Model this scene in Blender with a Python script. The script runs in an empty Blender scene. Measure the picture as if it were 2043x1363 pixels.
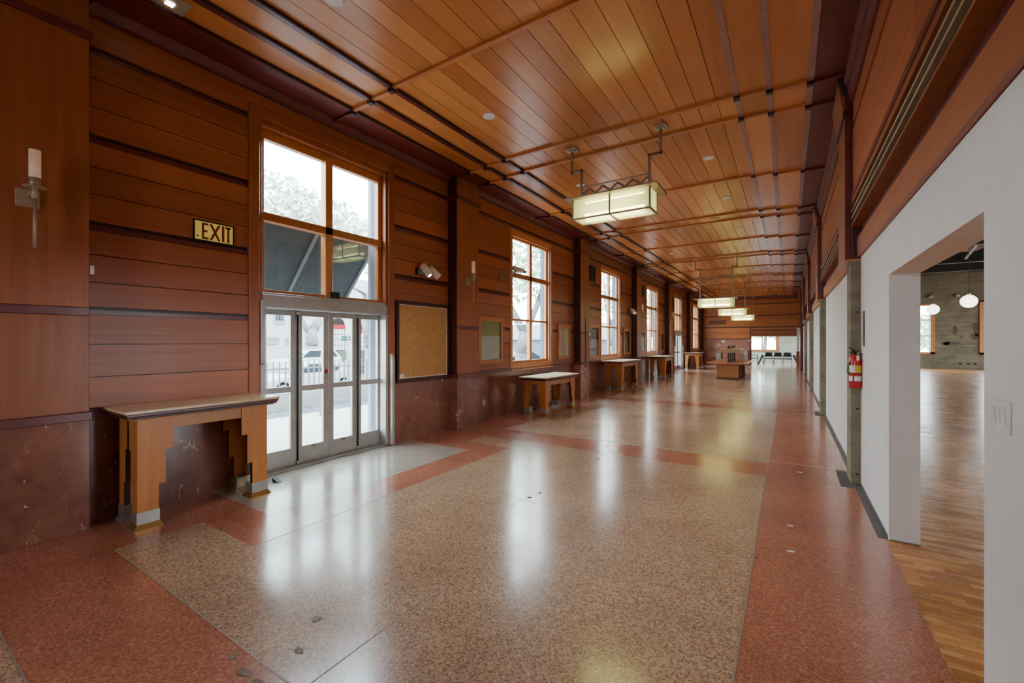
SKY=13.0; SPOTE=20.0; EXPO=1.12; VT='AgX'; LOOK='AgX - Base Contrast'
import bpy, bmesh, math, random
from mathutils import Vector, Matrix
random.seed(7)
C = bpy.context.scene.collection
sc = bpy.context.scene
R = math.radians
PI = math.pi

# ------------------------------------------------------------------ materials
def lin(c):
    return tuple(((v/255)/12.92 if v/255 <= .04045 else ((v/255+.055)/1.055)**2.4) for v in c)

class NT:
    def __init__(s, name):
        s.m = bpy.data.materials.new(name); s.m.use_nodes = True
        s.t = s.m.node_tree; s.n = s.t.nodes; s.l = s.t.links
        s.b = s.n['Principled BSDF']; s.out = s.n['Material Output']
    def new(s, typ, **kw):
        x = s.n.new(typ)
        for k, v in kw.items():
            if hasattr(x, k): setattr(x, k, v)
            else: x.inputs[k.replace('_', ' ')].default_value = v
        return x
    def link(s, a, b): s.l.new(a, b)
    def coord(s, scale=(1, 1, 1), which='Object'):
        tc = s.new('ShaderNodeTexCoord'); mp = s.new('ShaderNodeMapping')
        mp.inputs['Scale'].default_value = scale
        s.link(tc.outputs[which], mp.inputs['Vector']); return mp.outputs['Vector']
    def noise(s, vec, scale, detail=3, rough=.55, dist=0):
        x = s.new('ShaderNodeTexNoise'); x.inputs['Scale'].default_value = scale
        x.inputs['Detail'].default_value = detail; x.inputs['Roughness'].default_value = rough
        x.inputs['Distortion'].default_value = dist
        s.link(vec, x.inputs['Vector']); return x.outputs['Fac']
    def ramp(s, fac, stops):
        x = s.new('ShaderNodeValToRGB'); e = x.color_ramp.elements
        while len(e) < len(stops): e.new(.5)
        for i, (p, c) in enumerate(stops):
            e[i].position = p; e[i].color = (*c, 1) if len(c) == 3 else c
        s.link(fac, x.inputs['Fac']); return x.outputs['Color']
    def mix(s, fac, a, b, mode='MIX'):
        x = s.new('ShaderNodeMix', data_type='RGBA', blend_type=mode)
        for sock, v in ((x.inputs[0], fac), (x.inputs[6], a), (x.inputs[7], b)):
            if hasattr(v, 'links'): s.link(v, sock)
            elif isinstance(v, (int, float)): sock.default_value = v
            else: sock.default_value = (*v, 1) if len(v) == 3 else v
        return x.outputs[2]
    def math(s, op, a, b=0.0):
        x = s.new('ShaderNodeMath', operation=op)
        for i, v in enumerate((a, b)):
            if hasattr(v, 'links'): s.link(v, x.inputs[i])
            else: x.inputs[i].default_value = v
        return x.outputs[0]
    def bump(s, h, strength=.2, dist=.01):
        x = s.new('ShaderNodeBump'); x.inputs['Strength'].default_value = strength
        x.inputs['Distance'].default_value = dist
        s.link(h, x.inputs['Height']); s.link(x.outputs['Normal'], s.b.inputs['Normal'])
    def col(s, c):
        if hasattr(c, 'links'): s.link(c, s.b.inputs['Base Color'])
        else: s.b.inputs['Base Color'].default_value = (*c, 1)
    def rough(s, v):
        if hasattr(v, 'links'): s.link(v, s.b.inputs['Roughness'])
        else: s.b.inputs['Roughness'].default_value = v

def plain(name, rgb, rough=.5, metal=0, var=.06, scale=6, emit=None, estr=0, spec=.5):
    t = NT(name)
    v = t.coord()
    f = t.noise(v, scale, 4)
    c = lin(rgb)
    a = tuple(x*(1-var*2) for x in c); b = tuple(min(1, x*(1+var*2)) for x in c)
    t.col(t.ramp(f, [(.3, a), (.7, b)]))
    t.rough(rough); t.b.inputs['Metallic'].default_value = metal
    t.b.inputs['Specular IOR Level'].default_value = spec
    if emit:
        t.b.inputs['Emission Color'].default_value = (*lin(emit), 1)
        t.b.inputs['Emission Strength'].default_value = estr
    return t.m

def wood(name, dark, light, axis='y', rough=.38, isl=.35, freq=26, bump=.06):
    t = NT(name)
    s = {'x': (1.2, freq, freq), 'y': (freq, 1.2, freq), 'z': (freq, freq, 1.2)}[axis]
    v = t.coord(s)
    geo = t.new('ShaderNodeNewGeometry')
    rnd = geo.outputs['Random Per Island']
    off = t.new('ShaderNodeVectorMath', operation='ADD'); t.link(v, off.inputs[0])
    cmb = t.new('ShaderNodeCombineXYZ')
    r40 = t.math('MULTIPLY', rnd, 40)
    for i in range(3): t.link(r40, cmb.inputs[i])
    t.link(cmb.outputs[0], off.inputs[1])
    vv = off.outputs[0]
    g1 = t.noise(vv, .55, 5, .6, .4)
    f = t.math('ADD', t.math('MULTIPLY', g1, 1-isl), t.math('MULTIPLY', rnd, isl))
    f = t.math('ADD', t.math('MULTIPLY', f, .8), .1)
    t.col(t.ramp(f, [(.22, lin(dark)), (.78, lin(light))]))
    t.rough(rough)
    if bump: t.bump(g1, bump, .002)
    return t.m

def glass(name, tint=(.93, .96, .96), refl=.09):
    t = NT(name)
    t.n.remove(t.b)
    tr = t.new('ShaderNodeBsdfTransparent'); tr.inputs['Color'].default_value = (*tint, 1)
    gl = t.new('ShaderNodeBsdfGlossy'); gl.inputs['Roughness'].default_value = .01
    fr = t.new('ShaderNodeLayerWeight'); fr.inputs['Blend'].default_value = .5
    wob = t.noise(t.coord(), 3, 2)
    bp = t.new('ShaderNodeBump'); bp.inputs['Strength'].default_value = .02; bp.inputs['Distance'].default_value = .01
    t.link(wob, bp.inputs['Height']); t.link(bp.outputs['Normal'], gl.inputs['Normal'])
    mx = t.new('ShaderNodeMixShader')
    t.link(t.math('ADD', t.math('MULTIPLY', t.math('POWER', fr.outputs['Facing'], 5), .7), refl*.5), mx.inputs[0]); t.link(tr.outputs[0], mx.inputs[1]); t.link(gl.outputs[0], mx.inputs[2])
    t.link(mx.outputs[0], t.out.inputs['Surface'])
    return t.m

def marble(name, base, dark, veinc, vein=.012, rough=.16):
    t = NT(name)
    v = t.coord()
    n1 = t.noise(v, 2.2, 6, .62, .5)
    n2 = t.noise(v, 9, 6, .7, .2)
    c = t.ramp(t.math('ADD', t.math('MULTIPLY', n1, .6), t.math('MULTIPLY', n2, .4)), [(.33, lin(dark)), (.66, lin(base))])
    nv = t.noise(v, 1.5, 4, .55, .9)
    d = t.math('ABSOLUTE', t.math('SUBTRACT', nv, .5))
    line = t.math('LESS_THAN', d, vein*.55)
    msk = t.math('GREATER_THAN', t.noise(v, 2.3, 3, .6), .575)
    line = t.math('MULTIPLY', line, msk)
    nv2 = t.noise(t.coord((5, 5, 1.2)), 2.0, 5, .6, .6)
    l2 = t.math('MULTIPLY', t.math('LESS_THAN', t.math('ABSOLUTE', t.math('SUBTRACT', nv2, .52)), .007), t.math('GREATER_THAN', t.noise(v, 6.0, 2), .6))
    f = t.math('MAXIMUM', line, t.math('MULTIPLY', l2, .6))
    t.col(t.mix(t.math('MULTIPLY', f, .75), c, lin(veinc)))
    t.rough(rough)
    return t.m

def terrazzo(name, base, dark, light, chip=95, rough=.2):
    t = NT(name)
    v = t.coord()
    vo = t.new('ShaderNodeTexVoronoi'); vo.inputs['Scale'].default_value = chip; vo.inputs['Randomness'].default_value = 1
    t.link(v, vo.inputs['Vector'])
    sep = t.new('ShaderNodeSeparateColor'); t.link(vo.outputs['Color'], sep.inputs[0])
    chipc = t.ramp(sep.outputs[0], [(0, lin(dark)), (.22, lin(dark)), (.34, lin(base)), (.74, lin(base)), (.93, lin(light)), (1, lin(light))])
    fine = t.noise(v, 160, 2, .7)
    big = t.noise(v, .9, 4, .6, .3)
    c = t.mix(.4, chipc, t.ramp(fine, [(.3, lin(dark)), (.7, lin(light))]))
    c = t.mix(1.0, c, t.ramp(big, [(.3, (.78, .76, .76)), (.7, (1.08, 1.06, 1.04))]), 'MULTIPLY')
    t.col(c)
    r2 = t.noise(v, 2.3, 5, .6)
    t.rough(t.ramp(t.math('ADD', t.math('MULTIPLY', r2, .6), t.math('MULTIPLY', big, .4)), [(.3, (rough-.06,)*3), (.7, (rough+.08,)*3)]))
    t.bump(t.noise(v, 60, 3), .03, .003)
    t.b.inputs['Specular IOR Level'].default_value = .75
    t.b.inputs['Coat Weight'].default_value = .35; t.b.inputs['Coat Roughness'].default_value = .13
    return t.m

def concrete(name, base, dark, lines=2.2, rough=.8):
    t = NT(name)
    v = t.coord()
    n = t.noise(v, 1.3, 6, .65, .4)
    st = t.noise(t.coord((.35, .35, 6)), lines, 4, .6)
    f = t.math('ADD', t.math('MULTIPLY', n, .6), t.math('MULTIPLY', st, .4))
    c = t.ramp(f, [(.32, lin(dark)), (.6, lin(base)), (.75, tuple(x*1.12 for x in lin(base)))])
    t.col(c); t.rough(rough)
    t.bump(t.noise(v, 14, 6, .7), .25, .01)
    return t.m

def frosted(name, rgb, estr):
    t = NT(name)
    t.n.remove(t.b)
    tl = t.new('ShaderNodeBsdfTranslucent'); tl.inputs['Color'].default_value = (*lin(rgb), 1)
    tr = t.new('ShaderNodeBsdfTransparent'); tr.inputs['Color'].default_value = (*lin(rgb), 1)
    em = t.new('ShaderNodeEmission'); em.inputs['Strength'].default_value = estr
    st = t.noise(t.coord((1, 1, 60)), 2, 2)
    t.link(t.ramp(st, [(.3, tuple(x*.86 for x in lin(rgb))), (.7, lin(rgb))]), em.inputs['Color'])
    gl = t.new('ShaderNodeBsdfGlossy'); gl.inputs['Roughness'].default_value = .2
    m1 = t.new('ShaderNodeMixShader'); m1.inputs[0].default_value = .42
    t.link(tl.outputs[0], m1.inputs[1]); t.link(tr.outputs[0], m1.inputs[2])
    m2 = t.new('ShaderNodeMixShader'); m2.inputs[0].default_value = .05
    t.link(m1.outputs[0], m2.inputs[1]); t.link(gl.outputs[0], m2.inputs[2])
    ad = t.new('ShaderNodeAddShader'); t.link(m2.outputs[0], ad.inputs[0]); t.link(em.outputs[0], ad.inputs[1])
    t.link(ad.outputs[0], t.out.inputs['Surface'])
    return t.m

def emitter(name, rgb, s):
    t = NT(name); t.n.remove(t.b)
    em = t.new('ShaderNodeEmission'); em.inputs['Strength'].default_value = s
    f = t.noise(t.coord(), 3, 1)
    t.link(t.ramp(f, [(0, lin(rgb)), (1, lin(rgb))]), em.inputs['Color'])
    t.link(em.outputs[0], t.out.inputs['Surface'])
    return t.m

def leafmat(name, a, b):
    t = NT(name)
    geo = t.new('ShaderNodeNewGeometry')
    t.col(t.ramp(geo.outputs['Random Per Island'], [(0, lin(a)), (1, lin(b))]))
    t.rough(.7)
    return t.m

M = {}
M['wall'] = wood('panel_wood', (132, 70, 41), (188, 110, 70), 'y', .38, .3, bump=0)
M['wallx'] = wood('panel_wood_across', (150, 80, 36), (204, 126, 66), 'x', .36, .3, bump=0)  # brighter than the side panels: far wall's light put into the colour
M['pil'] = wood('pilaster_wood', (128, 68, 38), (174, 102, 60), 'z', .4, .2, bump=0)
M['ceil'] = wood('ceiling_wood', (176, 102, 50), (224, 152, 86), 'y', .27, .5, 14, 0)
M['batten'] = wood('batten_wood', (176, 104, 54), (218, 148, 88), 'x', .4, .2, bump=0)
M['frame'] = wood('window_wood', (164, 98, 50), (216, 148, 86), 'z', .35, .3, bump=0)
M['maroon'] = plain('maroon_stain', (104, 40, 36), .36, var=.1)
M['maroond'] = plain('dark_maroon_stain_and_shadow', (58, 24, 22), .4, var=.1)
M['bandm'] = plain('purple_maroon_band', (104, 48, 46), .3, var=.1)
M['bandlit'] = plain('window_lit_band', (164, 120, 112), .28, var=.06)  # paler copy of the trim band, window light put into its colour
M['marble'] = marble('red_marble', (150, 96, 78), (104, 60, 48), (214, 184, 158), .010)
M['marblel'] = marble('pale_lit_red_marble', (186, 130, 112), (142, 92, 78), (232, 214, 196), .02)
M['terr'] = terrazzo('red_terrazzo', (182, 112, 88), (146, 84, 66), (208, 152, 126))
M['terb'] = terrazzo('beige_terrazzo', (192, 160, 132), (124, 96, 76), (226, 198, 168))
M['terg'] = terrazzo('grey_terrazzo', (178, 168, 156), (132, 122, 112), (206, 198, 186))
M['joint'] = plain('floor_joint', (150, 138, 124), .4)
M['crack'] = plain('floor_crack', (116, 98, 84), .5)
M['cement'] = plain('dark_cement', (92, 88, 86), .6, var=.12)
M['stain'] = plain('floor_patch_brown', (112, 84, 58), .6, var=.2)
M['hole'] = plain('floor_hole_dark', (30, 24, 22), .8)
M['white'] = plain('white_paint', (226, 221, 217), .55, var=.015)
M['conc'] = concrete('raw_concrete', (136, 126, 104), (92, 82, 64))
M['concg'] = concrete('green_grey_concrete', (158, 162, 146), (112, 112, 94))
M['concd'] = concrete('stained_grey_concrete', (126, 122, 102), (84, 80, 62))
M['alu'] = plain('grey_aluminium', (168, 164, 158), .4, .35, .05)
M['black'] = plain('black_rubber', (24, 24, 26), .6)
M['blackm'] = plain('black_metal', (16, 17, 20), .6, 0)
M['glass'] = glass('clear_glass')
M['glassd'] = glass('smoked_glass', (.42, .44, .44), .1)
M['nickel'] = plain('brushed_nickel', (184, 170, 142), .45, .45, .04)
M['bronze'] = plain('pewter_metal', (160, 142, 116), .4, .5, .06)
M['shoe'] = plain('shoe_metal', (158, 152, 144), .38, .6, .05)
M['brass'] = plain('polished_brass', (206, 176, 112), .25, .9, .04)
M['frost'] = plain('frosted_tube', (218, 188, 162), .35, emit=(230, 196, 168), estr=.10)
M['top'] = plain('pale_table_top', (214, 196, 160), .22, var=.04)
M['tleg'] = wood('table_wood', (170, 100, 44), (208, 138, 70), 'z', .36, .15, 18)
M['tap'] = wood('table_apron_wood', (164, 108, 60), (200, 144, 88), 'y', .36, .15, 18)
M['cork'] = plain('tan_cork', (186, 138, 84), .75, var=.07, scale=12)
M['trimw'] = plain('off_white_edge', (214, 204, 190), .5)
M['fixw'] = plain('white_fixture', (224, 220, 214), .4)
M['red'] = plain('extinguisher_red', (186, 28, 40), .25)
M['yellow'] = plain('label_yellow', (214, 176, 40), .5)
M['lab'] = plain('label_white', (224, 220, 216), .5, var=.08, scale=60)
M['green'] = plain('tag_green', (24, 140, 60), .4)
M['exity'] = plain('sign_yellow_green', (226, 218, 120), .45, emit=(206, 196, 92), estr=.14)  # faint glow added to brighten the under-lit sign face
M['exitr'] = plain('sign_red', (150, 30, 34), .5)
M['olive'] = plain('olive_paper', (150, 156, 44), .5)
M['paleg'] = plain('pale_green_paper', (190, 204, 184), .5)
M['palew'] = plain('pale_wood_board', (222, 192, 156), .5, var=.08)
M['darkp'] = plain('dark_grey_board', (74, 62, 54), .35)
M['greyp'] = plain('grey_paper', (190, 192, 200), .4)
M['greenp'] = plain('green_paper', (132, 150, 66), .5)
M['brownp'] = plain('brown_board', (140, 96, 62), .45)
M['frostp'] = frosted('lantern_glass', (216, 218, 160), .12)
M['tube'] = emitter('tube_and_reflection', (255, 248, 200), 13)
M['globe'] = emitter('globe_glow', (255, 250, 240), 2.2)
M['lens'] = emitter('downlight_lens', (255, 246, 230), 4)
M['deskt'] = wood('desk_top_wood', (150, 84, 58), (190, 122, 88), 'y', .25, .2)
M['deskw'] = wood('desk_wood', (156, 96, 44), (190, 126, 66), 'x', .35, .2)
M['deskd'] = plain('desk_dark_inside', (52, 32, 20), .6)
M['post'] = plain('turned_dark_wood', (62, 34, 28), .4)
M['shelf'] = wood('shelf_wood', (132, 94, 66), (168, 124, 90), 'x', .4, .2)
M['rod'] = plain('pale_rod', (224, 208, 186), .4)
M['fabric'] = plain('black_fabric', (24, 25, 30), .85)
M['beam'] = plain('black_steel', (26, 26, 28), .5, .2)
M['brace'] = plain('galvanised_steel', (150, 152, 150), .45, .3)
M['roofw'] = wood('roof_plank', (108, 78, 56), (150, 112, 82), 'x', .7, .4)
M['stainc'] = plain('patch_on_concrete', (86, 80, 62), .85, var=.15)
M['panelmetal'] = plain('grey_steel_panel', (166, 166, 176), .3, .5)
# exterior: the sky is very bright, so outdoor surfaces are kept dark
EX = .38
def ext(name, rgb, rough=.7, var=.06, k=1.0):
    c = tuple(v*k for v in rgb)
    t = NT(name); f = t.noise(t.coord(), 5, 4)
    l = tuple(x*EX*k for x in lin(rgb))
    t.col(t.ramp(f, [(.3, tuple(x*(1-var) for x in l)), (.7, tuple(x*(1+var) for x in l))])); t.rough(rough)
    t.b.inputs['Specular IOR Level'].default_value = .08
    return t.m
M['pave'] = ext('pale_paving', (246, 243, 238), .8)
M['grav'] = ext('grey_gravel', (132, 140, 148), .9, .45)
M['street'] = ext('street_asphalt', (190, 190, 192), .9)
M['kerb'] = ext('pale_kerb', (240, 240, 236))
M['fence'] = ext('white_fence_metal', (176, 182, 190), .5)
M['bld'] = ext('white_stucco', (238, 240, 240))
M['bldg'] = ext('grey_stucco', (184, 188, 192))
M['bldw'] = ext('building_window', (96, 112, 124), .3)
M['bldd'] = ext('window_bars_dark', (50, 38, 34))
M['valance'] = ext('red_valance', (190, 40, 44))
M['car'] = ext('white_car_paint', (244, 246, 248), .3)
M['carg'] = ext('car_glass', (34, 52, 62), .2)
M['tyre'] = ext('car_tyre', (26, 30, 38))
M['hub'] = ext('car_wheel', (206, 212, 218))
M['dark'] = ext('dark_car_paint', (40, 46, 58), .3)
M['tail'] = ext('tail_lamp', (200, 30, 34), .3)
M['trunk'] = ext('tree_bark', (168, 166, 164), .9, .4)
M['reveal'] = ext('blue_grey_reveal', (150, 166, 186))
M['signg'] = ext('street_sign_green', (10, 110, 84))
M['signw'] = ext('street_sign_letters', (240, 250, 246))
M['canvas'] = ext('dark_awning_canvas', (104, 112, 116), .85, .12, 1.15)
M['canvasr'] = ext('awning_rib', (160, 168, 172), .6, .05, 1.2)
M['shrub'] = leafmat('shrub_leaf', (44, 54, 42), (72, 84, 66))
M['leaf'] = leafmat('tree_leaf', (128, 152, 124), (190, 208, 180))
M['leaf2'] = leafmat('pale_tree_leaf', (140, 156, 136), (200, 212, 190))
M['letter'] = ext('facade_letters', (150, 152, 156))
M['siglamp'] = ext('traffic_signal', (100, 110, 116))

# ------------------------------------------------------------------ mesh builder
class MB:
    def __init__(s): s.bm = bmesh.new(); s.mi = 0; s.mats = []
    def mat(s, key):
        m = M[key] if isinstance(key, str) else key
        if m not in s.mats: s.mats.append(m)
        s.mi = s.mats.index(m); return s
    def face(s, vs):
        try:
            f = s.bm.faces.new(vs); f.material_index = s.mi; return f
        except ValueError: return None
    def box(s, x0, x1, y0, y1, z0, z1):
        if x0 > x1: x0, x1 = x1, x0
        if y0 > y1: y0, y1 = y1, y0
        if z0 > z1: z0, z1 = z1, z0
        v = [s.bm.verts.new(p) for p in ((x0,y0,z0),(x1,y0,z0),(x1,y1,z0),(x0,y1,z0),(x0,y0,z1),(x1,y0,z1),(x1,y1,z1),(x0,y1,z1))]
        for q in ((0,3,2,1),(4,5,6,7),(0,1,5,4),(1,2,6,5),(2,3,7,6),(3,0,4,7)): s.face([v[i] for i in q])
        return s
    def hexa(s, bot, top):
        a = [s.bm.verts.new(p) for p in bot]; b = [s.bm.verts.new(p) for p in top]; n = len(a)
        s.face(a[::-1]); s.face(b)
        for i in range(n): s.face([a[i], a[(i+1) % n], b[(i+1) % n], b[i]])
        return s
    def frustum(s, x0, x1, y0, y1, z0, z1, d):
        return s.hexa([(x0,y0,z0),(x1,y0,z0),(x1,y1,z0),(x0,y1,z0)], [(x0+d,y0+d,z1),(x1-d,y0+d,z1),(x1-d,y1-d,z1),(x0+d,y1-d,z1)])
    def quad(s, *p): s.face([s.bm.verts.new(q) for q in p]); return s
    def prism(s, poly, axis, a, b, edge=None):
        """poly: list of 2d points; extruded along axis from a to b. edge(nx,ny)->material key for a side."""
        def P(p, w):
            return {'x': (w, p[0], p[1]), 'y': (p[0], w, p[1]), 'z': (p[0], p[1], w)}[axis]
        A = [s.bm.verts.new(P(p, a)) for p in poly]; B = [s.bm.verts.new(P(p, b)) for p in poly]
        s.face(A[::-1]); s.face(B); n = len(poly); mi = s.mi
        for i in range(n):
            p, q = poly[i], poly[(i+1) % n]
            if edge:
                k = edge(p, q)
                if k: s.mat(k)
                else: s.mi = mi
            s.face([A[i], A[(i+1) % n], B[(i+1) % n], B[i]])
        s.mi = mi
        return s
    def bar(s, p, q, w, h=None, up=(0, 0, 1)):
        p = Vector(p); q = Vector(q); d = (q-p).normalized(); u = Vector(up)
        if abs(d.dot(u)) > .98: u = Vector((0, 1, 0))
        sd = d.cross(u).normalized(); u = sd.cross(d).normalized(); h = h or w
        c = [(-w/2, -h/2), (w/2, -h/2), (w/2, h/2), (-w/2, h/2)]
        return s.hexa([tuple(p+sd*a+u*b) for a, b in c], [tuple(q+sd*a+u*b) for a, b in c])
    def tube(s, p, q, r, r2=None, n=12, cap=True):
        p = Vector(p); q = Vector(q); d = (q-p).normalized(); r2 = r if r2 is None else r2
        u = Vector((0, 0, 1)) if abs(d.z) < .9 else Vector((1, 0, 0))
        a = d.cross(u).normalized(); b = d.cross(a)
        A = [s.bm.verts.new(p+(a*math.cos(t)+b*math.sin(t))*r) for t in [2*PI*i/n for i in range(n)]]
        B = [s.bm.verts.new(q+(a*math.cos(t)+b*math.sin(t))*r2) for t in [2*PI*i/n for i in range(n)]]
        for i in range(n):
            f = s.face([A[i], B[i], B[(i+1) % n], A[(i+1) % n]])
            if f: f.smooth = True
        if cap: s.face(A); s.face(B[::-1])
        return s
    def path(s, pts, r, n=8):
        for i in range(len(pts)-1): s.tube(pts[i], pts[i+1], r, None, n)
        return s
    def lathe(s, prof, c=(0, 0, 0), axis='z', n=20):
        rings = []
        for r, h in prof:
            ring = []
            for i in range(n):
                t = 2*PI*i/n; a, b = r*math.cos(t), r*math.sin(t)
                p = {'z': (a, b, h), 'x': (h, a, b), 'y': (a, h, b)}[axis]
                ring.append(s.bm.verts.new((p[0]+c[0], p[1]+c[1], p[2]+c[2])))
            rings.append(ring)
        for k in range(len(rings)-1):
            for i in range(n):
                f = s.face([rings[k][i], rings[k][(i+1) % n], rings[k+1][(i+1) % n], rings[k+1][i]])
                if f: f.smooth = True
        if prof[0][0] > 1e-5: s.face(rings[0][::-1])
        if prof[-1][0] > 1e-5: s.face(rings[-1])
        return s
    def ball(s, c, r, n=20):
        return s.lathe([(max(1e-6, r*math.sin(PI*i/(n//2))), -r*math.cos(PI*i/(n//2))) for i in range(n//2+1)], c, 'z', n)
    def build(s, name, parent=None, bevel=0, loc=None):
        bmesh.ops.recalc_face_normals(s.bm, faces=s.bm.faces)
        me = bpy.data.meshes.new(name); s.bm.to_mesh(me); s.bm.free()
        for m in s.mats: me.materials.append(m)
        o = bpy.data.objects.new(name, me); C.objects.link(o)
        if parent: o.parent = parent
        if loc: o.location = loc
        if bevel:
            b = o.modifiers.new('soft', 'BEVEL'); b.width = bevel; b.segments = 1; b.limit_method = 'ANGLE'; b.angle_limit = R(50)
        return o

def mb(key): return MB().mat(key)
def thing(name, label, cat, loc=(0, 0, 0), group=None, rotz=0):
    o = bpy.data.objects.new(name, None); o.empty_display_size = .1; C.objects.link(o)
    o.location = loc; o.rotation_euler = (0, 0, rotz)
    o['label'] = label; o['category'] = cat
    if group: o['group'] = group
    return o
def tag(o, label, cat, group=None, kind=None):
    o['label'] = label; o['category'] = cat
    if group: o['group'] = group
    if kind: o['kind'] = kind
    return o
def struct(o): o['kind'] = 'structure'; return o
def sroot(name, loc=(0, 0, 0)):
    o = bpy.data.objects.new(name, None); o.empty_display_size = .1; C.objects.link(o); o.location = loc
    o['kind'] = 'structure'; return o
def dup(root, loc=None, label=None, rotz=None):
    r = root.copy(); C.objects.link(r)
    if loc: r.location = loc
    if label: r['label'] = label
    if rotz is not None: r.rotation_euler = (0, 0, rotz)
    for ch in list(root.children):
        c = ch.copy(); C.objects.link(c); c.parent = r
        for g in list(ch.children):
            d = g.copy(); C.objects.link(d); d.parent = c
    return r
# ------------------------------------------------------------------ layout numbers (metres; camera foot at the origin, hall runs along +y)
P = 5.5
XL, XR = -5.25, .69
Y0, Y1 = -4.0, 33.4
BC = [3.6 + P*k for k in range(6)]                     # bay centres on the window side
PILS = [(.50 + P*k, 1.14 + P*k) for k in range(6)]     # window-side pilasters
ZC = [4.63, 4.66, 4.69, 4.72]                          # ceiling levels, wall to middle
DOORS = (0, 4)
WY, WZ0, WZ1 = .93, 1.06, 4.08                         # window opening half width and heights
DY = 1.0                                               # door opening half width

# ---- floor
m = mb('terr')
xs = [-5.62, -5.25, -4.4, -4.02, -3.55, -.22, XR]
def fl(x0, x1, y0, y1, key):
    m.mat(key); m.quad((x0, y0, 0), (x1, y0, 0), (x1, y1, 0), (x0, y1, 0))
yy = []
for k in range(-1, 6):
    b = P*k
    a0, a1 = 1.14+b, 5.97+b
    y0 = max(Y0, a1-P); y1 = min(a0, Y1)
    fl(-5.25, XR, y0, y1, 'terr')                       # red band between the bays
    if k == 5: break
    s0 = max(a0, Y0)
    fl(-.22, XR, s0, a1, 'terr')
    if k == 0:
        fl(-3.55, -.22, a0, a1, 'terb')
        fl(-4.4, -3.55, a0, 1.745, 'terb'); fl(-5.25, -4.4, a0, 1.745, 'terr')
        fl(-5.25, -3.55, 1.745, 2.15, 'terr')
        fl(-5.25, -4.02, 2.15, 5.05, 'terg'); fl(-4.02, -3.55, 2.15, 5.47, 'terr')
        fl(-5.25, -4.02, 5.05, 5.47, 'terr')
        fl(-4.4, -3.55, 5.47, a1, 'terb'); fl(-5.25, -4.4, 5.47, a1, 'terr')
    else:
        fl(-5.25, -4.4, s0, a1, 'terr'); fl(-4.4, -.22, s0, a1, 'terb')
b = P*5
fl(-5.25, -4.4, 1.14+b, Y1, 'terr'); fl(-4.4, -.22, 1.14+b, Y1, 'terb'); fl(-.22, XR, 1.14+b, Y1, 'terr')
fl(-5.62, -5.25, Y0, Y1, 'cement')
# far room floor
fl(-5.25, 4, Y1, 37, 'terg')
m.mat('cement')
m.box(.625, XR, 4.62, 6.19, -.01, .004); m.box(.50, XR, 6.02, 6.75, -.01, .003); m.box(.635, XR, 6.57, 27.9, -.01, .004)
m.box(.50, XR, 11.5, 12.2, -.01, .003)
# metal divider lines and a few fine joints
m.mat('joint')
def ln(x0, y0, x1, y1, w=.006, z=.0016):
    d = Vector((x1-x0, y1-y0)).normalized(); n = Vector((-d.y, d.x))*w/2
    m.quad((x0-n.x, y0-n.y, z), (x1-n.x, y1-n.y, z), (x1+n.x, y1+n.y, z), (x0+n.x, y0+n.y, z))
ln(-.22, 1.14, -.22, 33, .009); ln(-4.4, 1.14, -.22, 1.14, .008); ln(-4.4, .47, -.22, .47, .008); ln(-4.4, 1.14, -4.4, 1.745, .006)
ln(-3.55, 1.745, -3.55, 5.97, .006); ln(-4.4, 6.66, .6, 6.80, .016); ln(-5, 11.5, .6, 11.55, .022); ln(-4.4, 6.68, -4.4, 33, .006)
ln(-4.4, 5.97, -.22, 5.97, .006)
for k in range(2, 6): ln(-4.4, 6.64+P*(k-1), .6, 6.64+P*(k-1), .012)
m.mat('crack')
ln(-2.9, 3.78, -.23, 3.67, .004); ln(-1.9, 1.15, -1.93, 2.1, .004); ln(-2.1, 2.2, -2.3, 3.75, .003); ln(-3.5, 3.2, -2.5, 3.6, .003)
ln(-2.25, 3.8, -2.2, 5.9, .003); ln(-2.2, 6.9, -2.2, 11.4, .006); ln(-4.3, 9.1, -.25, 9.12, .005); ln(-2.2, 12, -2.2, 17, .006)
def blot(x, y, r, key, st=1.0, z=.0022):
    m.mat(key); pts = []
    for i in range(11):
        a = 2*PI*i/11; q = r*random.uniform(.55, 1.15)
        pts.append(m.bm.verts.new((x+q*math.cos(a)*st, y+q*math.sin(a), z)))
    m.face(pts)
for x, y, r, st in ((-2.317, 1.49, .035, 1.2), (-2.156, 1.291, .025, 1.5), (-2.40, 1.08, .022, 1.6), (-2.235, 1.062, .026, 2.0), (-2.10, 1.05, .03, 2)):
    blot(x, y, r, 'stain', st); blot(x+.008, y-.004, r*.5, 'crack', st, .003)
for x, y, r in ((-2.26, 3.85, .02), (-2.23, 4.02, .018), (-2.38, 4.21, .008), (-2.12, 4.5, .008), (-2.375, 4.99, .01), (-2.21, 5.62, .022), (-2.2, 6.16, .02), (-2.36, 6.4, .015), (-2.2, 9.14, .03), (-.2, 3.69, .012), (-.9, 6.2, .012), (-1.0, 6.9, .012)):
    blot(x, y, r, 'hole', 1.3)
for x, y in ((.02, 3.95), (.02, 4.5), (.12, 6.4)): blot(x, y, .02, 'lab', 1.6)
floor = struct(m.build('floor'))

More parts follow.
